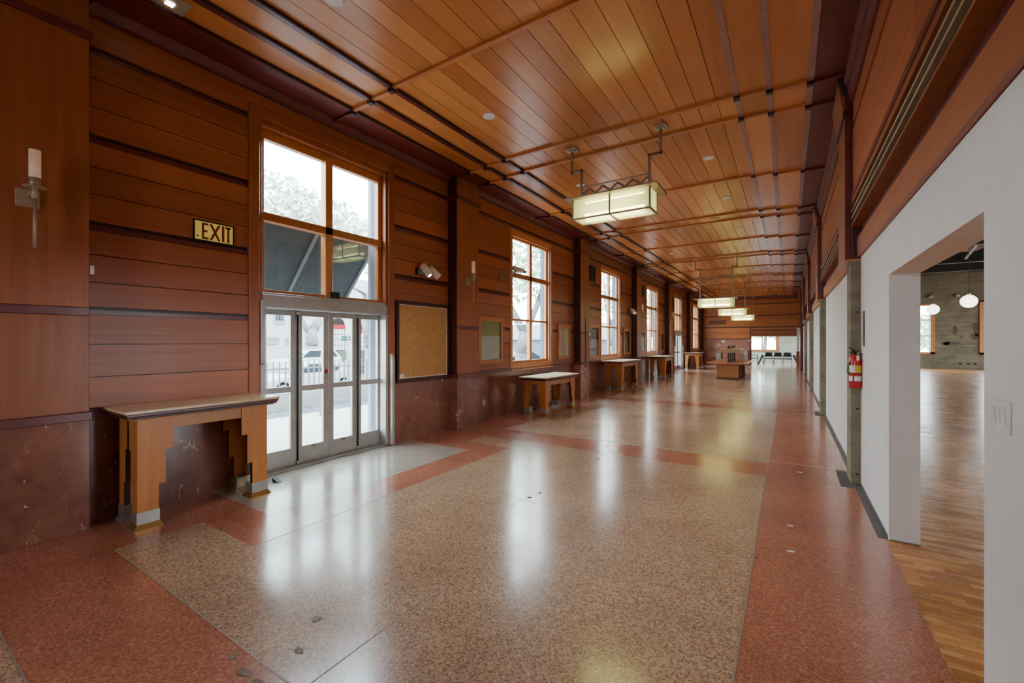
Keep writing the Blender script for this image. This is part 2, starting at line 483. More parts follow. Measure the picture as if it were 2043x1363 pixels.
# ---- ceiling: plank field, stepped side strips, battens
m = mb('maroond')
m.box(-5.62, .95, Y0, Y1, 4.76, 5.0)
SEC = [Y0, -1.9]
for c in [3.6 + P*k for k in range(-1, 6)]:
    SEC += [c]
    if c + 3.05 < Y1: SEC += [c+2.45, c+3.05]
SEC = sorted(y for y in set(SEC) if Y0 <= y <= Y1) + [Y1]
strips = [(-5.25, -4.80, 0, 'maroon'), (-4.80, -4.43, 1, 'ceil'), (-4.43, -4.05, 2, 'ceil'), (-.54, -.19, 2, 'ceil'), (-.19, .22, 1, 'ceil'), (.22, XR, 0, 'maroon')]
n = 15; w = (4.05-.54)/n
for a, b in zip(SEC[:-1], SEC[1:]):
    m.mat('ceil')
    for i in range(n):
        x = -4.05 + w*i
        m.box(x+.0035, x+w-.0035, a, b, ZC[3], 4.765)
    for x0, x1, lv, key in strips:
        m.mat(key); m.box(x0, x1, a, b, ZC[lv], 4.765)
for x, lv in ((-4.80, 0), (-4.43, 1), (-4.05, 2), (-.54, 2), (-.19, 1), (.22, 0)):
    m.mat('bandm' if x < -2 else 'bandlit')
    m.box(x-.03, x+.03, Y0, Y1, ZC[lv]-.008, 4.77)
m.mat('maroond')
for x, lv in ((-4.80, 0), (-4.43, 1), (-4.05, 2)):
    s = 1 if x < -2 else -1
    m.box(x+s*.03, x+s*.042, Y0, Y1, ZC[lv]-.003, 4.77)
ceiling = struct(m.build('ceiling'))
lev = [(-5.25, -4.80, 0), (-4.80, -4.43, 1), (-4.43, -4.05, 2), (-4.05, -.54, 3), (-.54, -.19, 2), (-.19, .22, 1), (.22, XR, 0)]
BAT = []
for k in range(-1, 6):
    c = 3.6 + P*k
    BAT += [c, c+2.45, c+3.05]
for y in BAT:
    if y < -3 or y > 33: continue
    m = mb('batten')
    for x0, x1, lv in lev:
        m.mat('batten' if lv else 'maroon')
        m.box(x0+.01, x1-.01, y-.027, y+.027, ZC[lv]-.036, ZC[lv]+.01)
    m.mat('maroond')
    for x, lv in ((-4.80, 0), (-4.43, 1), (-4.05, 2), (-.54, 2), (-.19, 1), (.22, 0)):
        m.box(x-.036, x+.036, y-.034, y+.034, ZC[lv]-.045, ZC[lv]+.01)
    o = m.build('ceiling_batten', ceiling)

# ---- window-side wall: core, boards, bands, marble dado
def holes_of(k):
    c = BC[k]
    if k in DOORS: return (c-DY, c+DY, 0, 4.28)
    return (c-WY, c+WY, WZ0, WZ1)
HOLES = [holes_of(k) for k in range(6)]
def row(m, y0, y1, z0, z1, x0, x1, grow=0, cuts=None):
    """a course of boards between y0 and y1 cut around the openings"""
    segs = [(y0, y1)]
    parts = []
    cur = y0
    for h in sorted(cuts if cuts is not None else HOLES):
        a, b, c, d = h[0]-grow, h[1]+grow, h[2]-grow, h[3]+grow
        if b <= y0 or a >= y1 or d <= z0 or c >= z1: continue
        if a > cur: parts.append((cur, a, z0, z1))
        if c > z0: parts.append((max(a, y0), min(b, y1), z0, c))
        if d < z1: parts.append((max(a, y0), min(b, y1), d, z1))
        cur = b
    if cur < y1: parts.append((cur, y1, z0, z1))
    for a, b, c, d in parts:
        if b-a > .004 and d-c > .004: m.box(x0, x1, a, b, c, d)
m = mb('maroond')
row(m, Y0, Y1, 0, 4.76, -5.5, -5.32)
spans = [(Y0, .50)] + [(PILS[k][1], PILS[k+1][0]) for k in range(5)] + [(PILS[5][1], Y1)]
G = .004
BANDS = [(1.865, 1.93), (2.62, 2.70), (3.405, 3.485), (4.205, 4.275)]
ROWS = [(1.02, 1.30), (1.30, 1.595), (1.595, 1.865), (1.93, 2.155), (2.155, 2.40), (2.40, 2.62), (2.70, 2.945), (2.945, 3.19), (3.19, 3.405), (3.485, 3.73), (3.73, 3.985), (3.985, 4.205), (4.275, 4.535)]
for a, b in spans:
    m.mat('wall')
    for z0, z1 in ROWS:
        row(m, a, b, z0+G, z1-G, -5.33, XL, .07)
    m.mat('bandm')
    for z0, z1 in BANDS: row(m, a, b, z0, z0+(z1-z0)*.62, -5.33, XL-.012, .07)
    m.mat('maroond')
    for z0, z1 in BANDS: row(m, a, b, z0+(z1-z0)*.62, z1, -5.33, XL-.04, .07)  # shadow line at the top of each band, put in as darker colour
    m.mat('bandm')
    row(m, a, b, .95, 1.02, -5.33, XL+.02, .05)
    m.mat('marble'); row(m, a, b, 0, .95, -5.33, XL, .0)
    m.mat('maroon')
    m.prism([(-5.33, 4.535), (XL+.012, 4.535), (XL+.02, 4.56), (XL+.09, 4.625), (XL+.09, 4.64), (-5.33, 4.64)], 'y', a, b)
wl = struct(m.build('wall_left'))

# pilasters on the window side
for k, (a, b) in enumerate(PILS + [(33.04, 33.4)]):
    m = mb('maroond')
    m.box(-5.3, -5.05, a, b, .95, 4.63)
    m.mat('pil')
    for z0, z1 in ((1.02, 1.84), (1.91, 4.2), (4.27, 4.62)): m.box(-5.06, -5.03, a+.004, b-.004, z0, z1)
    m.mat('bandm'); m.box(-5.06, -5.036, a, b, 1.84, 1.91)
    m.box(-5.3, -5.005, a-.012, b+.012, 4.2, 4.265)
    m.box(-5.3, -5.005, a-.012, b+.012, .95, 1.02)
    m.mat('marblel' if k == 2 else 'marble'); m.box(-5.3, -5.035, a, b, 0, .95)
    if k == 2:
        m.mat('black'); m.box(-5.05, -5.026, a+.30, a+.37, .86, 2.3)
        m.mat('brownp'); m.box(-5.05, -5.024, a+.27, a+.40, 2.3, 2.58)
    struct(m.build('pilaster', bevel=.004))

# windows
GL = -5.45
def window(idx, c):
    r = sroot('window_%d' % idx, (XL, c, 0))
    def b(m, y0, y1, z0, z1, x0, x1): m.box(x0, x1, y0, y1, z0, z1)
    m = mb('frame')                                      # casing round the opening
    for y0, y1, z0, z1 in ((-1.01, -.92, .98, 4.17), (.92, 1.01, .98, 4.17), (-.92, .92, 4.08, 4.17), (-.92, .92, .98, 1.07)):
        b(m, y0, y1, z0, z1, -.09, .016)
    b(m, -1.03, 1.03, .955, .985, -.09, .05)
    m.build('casing', r, .004)
    m = mb('frame')                                      # jamb lining and stops
    for y0, y1, z0, z1 in ((-.93, -.885, 1.06, 4.08), (.885, .93, 1.06, 4.08), (-.93, .93, 4.035, 4.08), (-.93, .93, 1.06, 1.105)):
        b(m, y0, y1, z0, z1, -.15, -.01)
    m.build('jamb', r, .004)
    m = mb('frame')
    for y0, y1, z0, z1 in ((-.885, -.82, 1.105, 4.035), (.82, .885, 1.105, 4.035), (-.82, .82, 3.985, 4.035), (-.82, .82, 1.105, 1.175)):
        b(m, y0, y1, z0, z1, -.13, -.07)
    b(m, -.055, .055, 1.12, 4.02, -.13, -.05)
    b(m, -.86, .86, 3.10, 3.21, -.13, -.05)
    b(m, -.86, .86, 2.10, 2.15, -.13, -.07)
    m.build('sash', r, .004)
    for y0, y1 in ((-.82, -.055), (.055, .82)):
        for z0, z1 in ((1.175, 2.10), (2.15, 3.10), (3.21, 3.985)):
            m = mb('glass'); b(m, y0, y1, z0, z1, -.105, -.099); m.build('pane', r)
    m = mb('reveal')                                     # outside brick reveal, painted
    b(m, .84, .94, 1.0, 4.1, -.255, -.151); b(m, -.94, -.88, 1.0, 4.1, -.255, -.151)
    m.build('reveal', r)
    return r
for i, k in enumerate(k for k in range(6) if k not in DOORS): window(i+1, BC[k])

# doors: folding glazed doors with a four-pane transom over them
def door(idx, c):
    r = sroot('door_%d' % idx, (XL, c, 0))
    W = mb('pil')
    for y0, y1, z0, z1 in ((-1.09, -.97, 0, 4.39), (.97, 1.09, 0, 4.39), (-.97, .97, 4.27, 4.39)):
        W.box(-.09, .02, y0, y1, z0, z1)
    W.build('casing', r, .005)
    W = mb('pil')
    for y0, y1, z0, z1 in ((-1.0, -.93, 0, 4.28), (.93, 1.0, 0, 4.28), (-.93, .93, 4.2, 4.28)):
        W.box(-.24, -.01, y0, y1, z0, z1)
    W.build('jamb', r, .004)
    W = mb('reveal').box(-.36, -.245, .93, .99, 0, 4.25).box(-.36, -.245, -.99, -.95, 0, 4.25).mat('bld').box(-.46, -.365, .96, 1.3, 0, 4.6).box(-.46, -.365, -1.3, -.96, 0, 4.6); W.build('reveal', r)
    W = mb('frame')
    for y0, y1, z0, z1 in ((-.93, -.86, 2.2, 4.2), (.86, .93, 2.2, 4.2), (-.86, .86, 4.09, 4.2), (-.86, .86, 2.2, 2.26)):
        W.box(-.18, -.10, y0, y1, z0, z1)
    W.box(-.18, -.07, -.055, .055, 2.2, 4.15); W.box(-.18, -.07, -.9, .9, 3.09, 3.19)
    W.build('transom_frame', r, .004)
    for y0, y1 in ((-.86, -.055), (.055, .86)):
        for z0, z1 in ((2.26, 3.09), (3.19, 4.09)):
            mb('glass').box(-.15, -.144, y0, y1, z0, z1).build('transom_pane', r)
    H = mb('alu').box(-.24, -.02, -.93, 1.0, 2.035, 2.215)
    H.box(-.02, -.005, -.93, 1.0, 2.04, 2.19); H.mat('black').box(-.03, .002, .965, 1.0, 2.05, 2.09)
    H.build('door_header', r, .006)
    L = .4725
    for i in range(4):
        y = -.945 + .055 + L*i*.985
        lf = mb('alu')
        y0, y1 = y+.004, y+L*.985-.004
        for a, b, z0, z1 in ((y0, y0+.075, .02, 2.03), (y1-.075, y1, .02, 2.03), (y0+.07, y1-.07, 1.955, 2.03), (y0+.07, y1-.07, .965, 1.04), (y0+.07, y1-.07, .02, .24)):
            lf.box(-.19, -.145, a, b, z0, z1)
        lf = lf.build('door_leaf', r, .003)
        mb('glass').box(-.17, -.164, y0+.073, y1-.073, .238, .967).build('lower_pane', lf)
        mb('glass').box(-.17, -.164, y0+.073, y1-.073, 1.038, 1.957).build('upper_pane', lf)
        if i in (0, 2):
            h = mb('black').tube((-.13, y1+.008, .03), (-.13, y1+.008, 2.02), .013)
            h.mat('nickel').tube((-.13, y1+.008, 1.97), (-.13, y1+.008, 2.01), .02).tube((-.13, y1+.008, .02), (-.13, y1+.008, .07), .02)
            h.build('hinge_post', lf)
        if i in (1, 2):
            mb('black').box(-.146, -.14, (y0+y1)/2-.02, (y0+y1)/2+.03, .215, .225).build('floor_lock', lf)
    mb('red').box(-.15, -.138, -.02, .02, 1.18, 1.24).build('door_sticker', r)
    mb('alu').box(-.33, -.02, -.95, 1.0, 0, .018).build('threshold', r)
    g = mb('alu').box(-.24, .004, -.96, -.895, .018, 2.035)
    g.prism([(-.06, 1.30), (.05, 1.36), (.05, 2.1), (-.06, 2.1)], 'y', -.97, -.925); g.build('finger_guard', r, .004)
    g = mb('alu').box(-.24, .004, .925, .985, .018, 2.035)
    g.prism([(-.1, .018), (.085, .018), (.085, 1.34), (.05, 1.43), (-.1, 1.43)], 'y', .985, 1.035); g.build('finger_guard', r, .004)
    return r
door(1, BC[0] + .02); door(2, BC[4])
s = thing('motion_sensor', 'small black sensor box on top of the grey door header', 'sensor', (XL-.06, 3.70, 2.215))
mb('blackm').box(-.04, .035, -.06, .06, 0, .095).build('sensor_body', s, .008)
mb('black').box(.03, .042, -.045, .045, .015, .08).build('sensor_lens', s)

# ---- right-hand wall: white partitions, concrete piers, wood above
XO = .88
m = mb('white')
OP = (2.58, 4.60, 2.165)
m.box(XR, XO, Y0, OP[0], 0, 2.57); m.box(XR, XO, OP[1], 6.2, 0, 2.57); m.box(XR, XO, OP[0], OP[1], OP[2], 2.57)
for k in range(4):
    a = 6.35 + P*k
    m.box(XR+.01, XO, a, a+P, 0, 2.57 if k < 2 else 2.45)
m.mat('conc'); m.box(XR+.02, XO, 28.3, Y1, 0, 2.6)
m.mat('maroond'); m.box(.72, XO, Y0, Y1, 2.57, 4.76)
RP = [.69, 6.19, 11.65, 17.15, 22.65, 28.15]
RS = [(Y0, RP[1])] + [(RP[i]+.75, RP[i+1]) for i in range(1, 5)] + [(RP[5]+.75, Y1)]
for a, b in RS:
    m.mat('wall')
    for z0, z1, x in ((2.575, 2.79, .655), (3.165, 3.235, .61), (3.285, 3.53, .62), (3.535, 3.80, .62), (3.805, 4.03, .62), (4.09, 4.32, .62)):
        cuts = [a] + [y for y in (3.35, 8.9, 14.4, 19.9) if a < y < b] + [b]
        for p, q in zip(cuts[:-1], cuts[1:]): m.box(x, .73, p+.002, q-.002, z0, z1)
    m.mat('bandm')
    m.box(.60, .73, a, b, 3.235, 3.285); m.box(.645, .73, a, b, 4.03, 4.09)
    m.mat('maroon'); m.box(.70, .73, a, b, 2.79, 2.92)
    m.prism([(.73, 4.32), (.60, 4.32), (.60, 4.36), (.565, 4.44), (.565, 4.50), (.53, 4.56), (.53, 4.64), (.73, 4.64)], 'y', a, b)
wr = struct(m.build('wall_right'))
mm = mb('cement').box(.685, XR, 4.63, 6.19, 0, .03); struct(mm.build('baseboard_right'))
for i, y in enumerate(RP):
    if i == 0: continue
    full = i == 5
    m = mb('maroond')
    zb = 0 if full else 2.555
    m.box(.60, .74, y, y+.75, zb, 4.63)
    m.mat('pil'); m.box(.546, .6, y+.02, y+.73, zb, 4.62)
    m.mat('maroon'); m.box(.548, .598, y-.002, y+.03, zb, 4.6); m.box(.604, .625, y-.008, y+.02, zb, 4.6)
    m.mat('maroond'); m.box(.53, .74, y-.02, y+.77, 4.18, 4.25); m.hexa([(.53, y-.02, 4.42), (.74, y-.02, 4.42), (.74, y+.77, 4.42), (.53, y+.77, 4.42)], [(.47, y-.05, 4.62), (.74, y-.05, 4.62), (.74, y+.8, 4.62), (.47, y+.8, 4.62)])
    m.mat('pil'); m.hexa([(.53, y, 4.25), (.55, y, 4.25), (.55, y+.75, 4.25), (.53, y+.75, 4.25)], [(.48, y, 4.56), (.55, y, 4.56), (.55, y+.75, 4.56), (.48, y+.75, 4.56)])
    if not full:
        m.mat('batten'); m.box(.54, .72, y-.005, y+.75, 2.535, 2.555)
        m.mat('conc'); m.box(.60, .71, y, y+.38, 0, 2.535)
        m.mat('hole')
        for z in (.12, .86, 1.95):
            m.lathe([(.013, 0), (.013, .003)], (.66, y-.002, z), 'y', 8)
    struct(m.build('pilaster', bevel=.003))
# air vents in the upper right-hand wood
for i, (a, b) in enumerate(RS[:3]):
    lab = ['long black slotted air vent above the white wall with the doorway', 'short black slotted air vent beyond the pier with the fire extinguisher', 'far small black slotted air vent, third bay along the right-hand wall'][i]
    if i == 0: y0, y1 = a+.3, b-.03
    else: y0, y1 = a+.15, b-.02
    v = thing('air_vent', lab, 'vent', (.62, y0, 2.92))
    L = y1-y0
    mb('black').box(.03, .095, 0, L, 0, .245).build('duct_opening', v)
    f = mb('pil').box(-.02, .1, 0, L, .232, .248).box(-.02, .1, 0, L, -.004, .014); f.build('vent_frame', v)
    for z in (.08, .155): mb('nickel').box(-.02, .01, 0, L, z, z+.02).build('vent_slat', v)

# ---- far wall
m = mb('maroond')
FX0, FX1, OX, OZ = -5.25, .60, -2.1, 1.95
m.box(-5.62, OX, Y1+.06, Y1+.3, 0, 4.76); m.box(OX, .95, Y1+.06, Y1+.3, OZ, 4.76); m.box(FX1, .95, Y1-.3, Y1+.3, 0, OZ)
m.mat('marblel'); m.box(FX0, OX-.1, Y1-.01, Y1+.07, 0, 1.78)  # paler marble: light on the far wall put into its colour
m.mat('bandm'); m.box(FX0, OX-.02, Y1-.04, Y1+.07, 1.77, 1.83)
m.box(OX-.1, OX, Y1-.05, Y1+.3, 0, 2.56)
def fr(z0, z1, x0, x1, key='wallx', y=Y1): m.mat(key); m.box(x0, x1, y, Y1+.07, z0+.003, z1-.003)
for z0, z1 in ((1.83, 2.08), (2.08, 2.32), (2.32, 2.56)): fr(z0, z1, FX0, OX-.1)
for z0, z1 in ((2.64, 2.84), (2.84, 3.10), (3.10, 3.34), (3.42, 3.66), (3.66, 3.90), (3.90, 4.12), (4.20, 4.46)): fr(z0, z1, FX0, FX1)
for z0, z1 in ((2.56, 2.64), (3.34, 3.42), (4.12, 4.20), (4.46, 4.64)): fr(z0, z1, FX0, FX1, 'maroon', Y1+.03)
for i, z in enumerate((1.95, 2.06, 2.17, 2.28, 2.42)): fr(z, z+(.085 if i < 4 else .13), OX, FX1, 'wallx' if i % 2 == 0 else 'wall', Y1+.02*(i % 2))
wf = struct(m.build('wall_far'))
# vertical fluting in the far dado
m = mb('marblel')
for i in range(22):
    x = -4.9 + i*.125
    if -4.3 < x < -4.0: continue
    m.box(x, x+.06, Y1-.045, Y1-.012, .12, .98)
m.mat('maroon').box(-5.05, -2.25, Y1-.05, Y1-.01, .98, 1.02); m.box(-5.05, -2.25, Y1-.05, Y1-.01, .0, .12)
m.build('dado_fluting', wf)
v = thing('air_vent', 'black louvred air vent high in the wood of the far end wall', 'vent', (-4.75, Y1-.012, 2.83))
mb('black').box(0, 1.1, -.004, .02, 0, .27).build('duct_opening', v)
for z in (.05, .12, .19): mb('pil').box(0, 1.1, -.02, .0, z, z+.03).build('vent_slat', v)

# ---- far room beyond the end opening
m = mb('concg')
m.box(-6, -3.4, 37, 37.3, 0, 3); m.box(-3.4, -.77, 37, 37.3, 0, 1.02); m.box(-3.4, -.77, 37, 37.3, 1.99, 3); m.box(-.77, 4.3, 37, 37.3, 0, 3)
m.mat('white'); m.box(4.0, 4.3, Y1+.3, 37.2, 0, 3); m.box(-5.6, -5.3, Y1+.3, 37.2, 0, .5); m.box(-5.6, -5.3, Y1+.3, 37.2, 2.6, 3); m.box(.47, .95, Y1-.4, Y1-.3, .98, 2.5); m.mat('marble'); m.box(.44, .95, Y1-.42, Y1-.3, 0, .98)
m.mat('white'); m.box(-5.6, 4.3, Y1+.3, 34.1, 2.95, 3.2); m.box(-5.6, 4.3, 36.3, 37.3, 2.95, 3.2)  # open left side and ceiling gap are unseen, added to brighten this room
struct(m.build('wall_back'))
r = sroot('window_6', (-.77, 37, 1.02))
f = mb('pil')
f.box(-2.75, .17, -.05, .02, -.12, 0).box(-2.75, .17, -.05, .02, .97, 1.03).box(0, .17, -.05, .02, 0, .97)
f.box(-.89, -.83+.02, -.03, .1, 0, .97).box(-1.75, -1.68, -.03, .1, 0, .97)
f.build('window_frame', r)
for x0, x1 in ((-2.6, -1.75), (-1.68, -.89), (-.81, 0)): mb('glass').box(x0, x1, .05, .056, 0, .97).build('pane', r)

# ---- side room seen through the doorway
m = mb('roofw')
tp = NT('wood_block_floor')
v = tp.coord()
br = tp.new('ShaderNodeTexBrick'); tp.link(v, br.inputs['Vector'])
br.inputs['Scale'].default_value = 1; br.inputs['Brick Width'].default_value = .17; br.inputs['Row Height'].default_value = .055
br.inputs['Mortar Size'].default_value = .0012; br.offset = .5
br.inputs['Color1'].default_value = (*lin((222, 164, 98)), 1); br.inputs['Color2'].default_value = (*lin((176, 116, 64)), 1); br.inputs['Mortar'].default_value = (*lin((96, 64, 38)), 1)
big = tp.noise(v, 1.3, 4, .6)
tp.col(tp.mix(1.0, br.outputs['Color'], tp.ramp(big, [(.3, (.72, .7, .66)), (.7, (1.1, 1.06, 1))]), 'MULTIPLY'))
tp.rough(tp.ramp(tp.noise(tp.coord((.6, 7, 1)), 2, 3), [(.3, (.16,)*3), (.7, (.34,)*3)]))
tp.bump(tp.noise(v, 5, 4), .06, .01)
M['parq'] = tp.m
m = mb('parq'); m.quad((XR-.02, Y0, .0008), (18, Y0, .0008), (18, 36, .0008), (XR-.02, 36, .0008))
m.mat('crack'); m.box(XR+.005, XO, OP[1]-.012, OP[1]+.002, 0, .012)
struct(m.build('floor_side'))
m = mb('concd')
W = 35.5
SH = [(4.6, 7.23, .98, 3.80), (9.50, 12.0, .98, 3.90)]
def holewall(m, a, b, z0, z1, holes, f):
    cur = a
    for h in holes:
        f(cur, h[0], z0, z1); f(h[0], h[1], z0, h[2]); f(h[0], h[1], h[3], z1); cur = h[1]
    f(cur, b, z0, z1)
holewall(m, XO, 18, 0, 6.6, SH, lambda a, b, c, d: m.box(a, b, W, W+.35, c, d))
holewall(m, Y0, W, 0, 6.6, [(y, y+3, .9, 4.0) for y in range(-3, 33, 5)], lambda a, b, c, d: m.box(18, 18.35, a, b, c, d))
m.box(XO, 18, Y0-.3, Y0, 0, 6.6); m.box(XO, XO+.06, Y0, W, 4.76, 6.6)
m.mat('stainc')
def smear(x, z, w, h, n=14):
    pts = []
    for i in range(n):
        a = 2*PI*i/n; q = random.uniform(.6, 1.1); pts.append((x+w*q*math.cos(a), z+h*q*math.sin(a)))
    m.prism(pts, 'y', W-.004, W)
smear(8.3, 2.3, .13, .28); smear(8.1, 1.52, .42, .13); smear(7.9, 1.5, .2, .12); smear(8.55, 1.86, .08, .07); smear(9.2, 2.4, .2, .5); smear(9.15, 1.9, .25, .22)
m.mat('hole')
for x in (8.52, 8.86, 9.12): m.box(x-.07, x+.07, W-.012, W, .27, .36)
m.mat('concd'); m.box(XO, 18, W-.03, W, 5.6, 5.66)
struct(m.build('wall_side'))
m = mb('roofw')
for i in range(40): m.box(XO, 18, Y0+i, Y0+i+.99, 6.5, 6.56)
m.mat('concg'); m.box(.6, 18.4, Y0-.4, 36, 6.58, 6.8)
struct(m.build('ceiling_side'))
for i, y in enumerate((9.5, 15, 20.5, 26, 31.5, 35.2)):
    m = mb('beam').box(XO+.06, 18, y-.14, y+.14, 5.72, 5.75).box(XO+.06, 18, y-.02, y+.02, 5.75, 6.22).box(XO+.06, 18, y-.14, y+.14, 6.22, 6.26)
    m.mat('brace').box(XO+.06, 18, y-.15, y-.12, 5.70, 5.73)
    struct(m.build('ceiling_beam'))
m = mb('brace')
for y in (15, 20.5, 26):
    for x in (2.2, 4.5, 6.8, 9.1): m.bar((x, y+.2, 5.8), (x+.9, y+5.3, 5.9), .09)
m.mat('beam')
for x in (3.4, 6, 8.6, 11.2): m.box(x-.06, x+.06, Y0, W, 6.26, 6.48)
struct(m.build('ceiling_brace'))
for i, h in enumerate(SH):
    r = sroot('window_%d' % (7+i), (h[0], W, h[2])); w_, hh = h[1]-h[0], h[3]-h[2]
    f = mb('frame').box(-.2, 0, -.06, .1, -.12, hh+.08).box(w_, w_+.2, -.06, .1, -.12, hh+.08).box(-.2, w_+.2, -.06, .1, -.12, 0).box(-.2, w_+.2, -.06, .1, hh, hh+.08)
    f.box(w_/2-.04, w_/2+.04, 0, .08, 0, hh); f.mat('bronze')
    for t in (.345, .69): f.box(0, w_, 0, .06, hh*t-.03, hh*t+.03)
    f.build('window_frame', r)
    for j in range(3):
        for q in (0, 1): mb('glass').box(w_/2*q+.04*q, w_/2*(q+1), .07, .076, hh*.345*j, hh*.345*(j+1) if j < 2 else hh).build('pane', r)
# near end, behind the camera: an unseen wall, its opening shaped to let sky light in
m = mb('wallx')
holewall(m, -5.62, .95, 0, 4.9, [(-2.8, -1.9, 1.2, 3.2)], lambda a, b, c, d: m.box(a, b, Y0-.3, Y0, c, d))
struct(m.build('wall_near'))
# ------------------------------------------------------------------ things on and along the window side
def sconce(y, label, group='sconces on the piers'):
    t = thing('wall_sconce', label, 'sconce', (-5.03, y, 2.73), group)
    mb('nickel').box(0, .018, -.085, .045, -.055, .085).box(.018, .11, -.03, .0, .015, .05).build('back_plate', t, .003)
    m = mb('nickel').tube((.125, 0, -.385), (.125, 0, .01), .012).tube((.125, 0, -.005), (.125, 0, .09), .021)
    m.build('stem', t)
    m = mb('nickel').lathe([(.001, .075), (.068, .082), (.068, .088), (.001, .085)], (.125, 0, 0), 'z', 24).tube((.125, 0, .088), (.125, 0, .155), .037)
    m.build('drip_disc', t)
    m = MB().mat('frost').lathe([(.034, .14), (.034, .37), (.029, .37), (.029, .15), (.001, .15)], (.125, 0, 0), 'z', 24)
    m.build('glass_tube', t)
    return t
sc0 = sconce(.80, 'frosted glass candle sconce on the dark pier left of the first tall desk')
dup(sc0, (-5.03, 6.31, 2.73), 'frosted glass candle sconce on the pier right of the tan notice board')
dup(sc0, (-5.03, 17.33, 2.73), 'small distant candle sconce on the pier behind the third tall desk')
dup(sc0, (-5.03, 22.83, 2.73), 'most distant candle sconce, on the pier just before the far glazed door')

t = thing('exit_sign', 'yellow green sign with red EXIT lettering in a black frame, left of the doors', 'sign', (XL, 2.175, 2.80))
m = mb('black')
for a, b, c, d in ((-.195, .195, .098, .11), (-.195, .195, -.11, -.098), (-.195, -.184, -.1, .1), (.184, .195, -.1, .1)): m.box(0, .02, a, b, c, d)
m.build('frame', t); mb('exity').box(0, .012, -.186, .186, -.1, .1).build('face', t)
m = mb('exitr'); X0, X1, h = .012, .0145, .086
m.box(X0, X1, -.118, -.097, -h, h).box(X0, X1, -.097, -.058, h-.022, h).box(X0, X1, -.097, -.066, -.011, .011).box(X0, X1, -.097, -.058, -h, -h+.022)
for s in (1, -1): m.prism([(-.047 if s > 0 else .036, -h), (-.022 if s > 0 else .061-.0, -h), (.061 if s > 0 else -.022, h), (.036 if s > 0 else -.047, h)], 'x', X0, X1 + (.0003 if s > 0 else 0))
m.box(X0, X1, .074, .098, -h, h).box(X0, X1, .109, .165, h-.022, h).box(X0, X1, .126, .149, -h, h)
m.mat('stain').tube((X0, -.155, -.062), (X1, -.155, -.062), .009)
m.build('lettering', t)

t = thing('wall_box', 'small white wall box at the edge of the near dark pier', 'wall box', (-5.03, 1.14, 2.235))
mb('fixw').box(-.07, .0, .002, .03, -.04, .04).build('casing', t, .006); mb('lab').box(-.05, -.02, .03, .034, -.02, .02).build('button', t)

t = thing('notice_board', 'large empty tan pin board in a dark frame, right of the grey doors', 'notice board', (XL, 5.36, 1.62))
m = mb('maroond')
for a, b, c, d in ((-.625, .625, .60, .66), (-.625, .625, -.66, -.60), (-.625, -.575, -.6, .6), (.575, .625, -.6, .6)): m.box(0, .05, a, b, c, d)
m.build('frame', t, .006)
m = mb('trimw')
for a, b, c, d in ((-.578, .578, .585, .603), (-.578, .578, -.603, -.585), (-.578, -.565, -.6, .6), (.565, .578, -.6, .6)): m.box(.0, .032, a, b, c, d)
m.build('edge_strip', t)
mb('cork').box(0, .02, -.57, .57, -.59, .59).build('pin_board', t)
mb('lab').box(.02, .024, -.56, -.46, -.585, -.53).build('paper_slip', t)

def spotlights(y, z, label):
    t = thing('double_spotlight', label, 'spotlight', (XL, y, z), 'twin white wall spotlights')
    m = mb('black').box(0, .03, -.1, .06, -.06, .06); m.build('wall_plate', t, .004)
    m = mb('nickel').box(.03, .05, -.06, .06, -.05, .05).tube((.05, 0, 0), (.13, 0, 0), .02).tube((.11, -.02, 0), (.11, .20, 0), .016); m.build('bracket', t)
    for c, d in (((.14, .02, .015), Vector((.55, .10, -.75))), ((.15, .20, 0), Vector((.35, .62, -.62)))):
        d = d.normalized(); c = Vector(c)
        h = mb('fixw').tube(c-d*.10, c+d*.11, .062, .062, 18).tube(c-d*.125, c-d*.10, .045, .062, 18); h = h.build('lamp_head', t)
        k = mb('bronze').tube(c+d*.109, c+d*.113, .055, .055, 18); k.mat('lens').tube(c+d*.112, c+d*.115, .035, .035, 16); k.build('reflector', h)
    return t
spotlights(5.27, 2.80, 'twin white spotlights on the wall above the tan notice board')
spotlights(16.62, 2.80, 'distant twin white spotlights on the wall between the second window and the next pier')

t = thing('security_camera', 'beige box camera on a wall bracket before the first tall window', 'camera', (XL+.004, 7.72, 3.02))
m = mb('bronze').lathe([(.07, 0), (.06, .03), (.03, .035)], (0, 0, 0), 'x', 14).path([(.03, 0, 0), (.12, .05, .03), (.24, .16, .06), (.25, .20, .14)], .016).box(.2, .29, .12, .28, .11, .125)
m.build('bracket', t)
d = Vector((.35, .9, -.18)).normalized(); c = Vector((.22, .16, .20))
mb('trimw').bar(c-d*.02, c+d*.27, .10, .085).build('camera_body', t, .008)
mb('black').tube(c+d*.27, c+d*.33, .032).build('lens', t)

def display(y, z0, z1, w, label, upper, lower, split=.5):
    t = thing('display_case', label, 'display case', (XL, y, z0))
    h = z1-z0; w /= 2
    m = mb('tleg')
    for a, b, c, d in ((-w-.09, w+.09, h, h+.075), (-w-.09, w+.09, -.08, 0), (-w-.09, -w, 0, h), (w, w+.09, 0, h)): m.box(0, .04, a, b, c, d)
    m.box(0, .055, -w-.11, w+.11, h+.075, h+.095)
    m.build('frame', t, .006)
    mb(lower).box(0, .012, -w, w, 0, h*split).build('lower_sheet', t)
    if upper: mb(upper).box(0, .013, -w, w, h*split, h).build('upper_sheet', t)
    mb('glass').box(.02, .024, -w, w, 0, h).build('pane', t)
    return t
display(7.32, 1.24, 2.04, .70, 'framed case with olive upper and pale green lower sheet, left of the first window', 'olive', 'paleg', .62)
display(10.82, 1.22, 2.0, .60, 'framed case holding a pale plain wooden board, right of the first window', None, 'palew', 1)
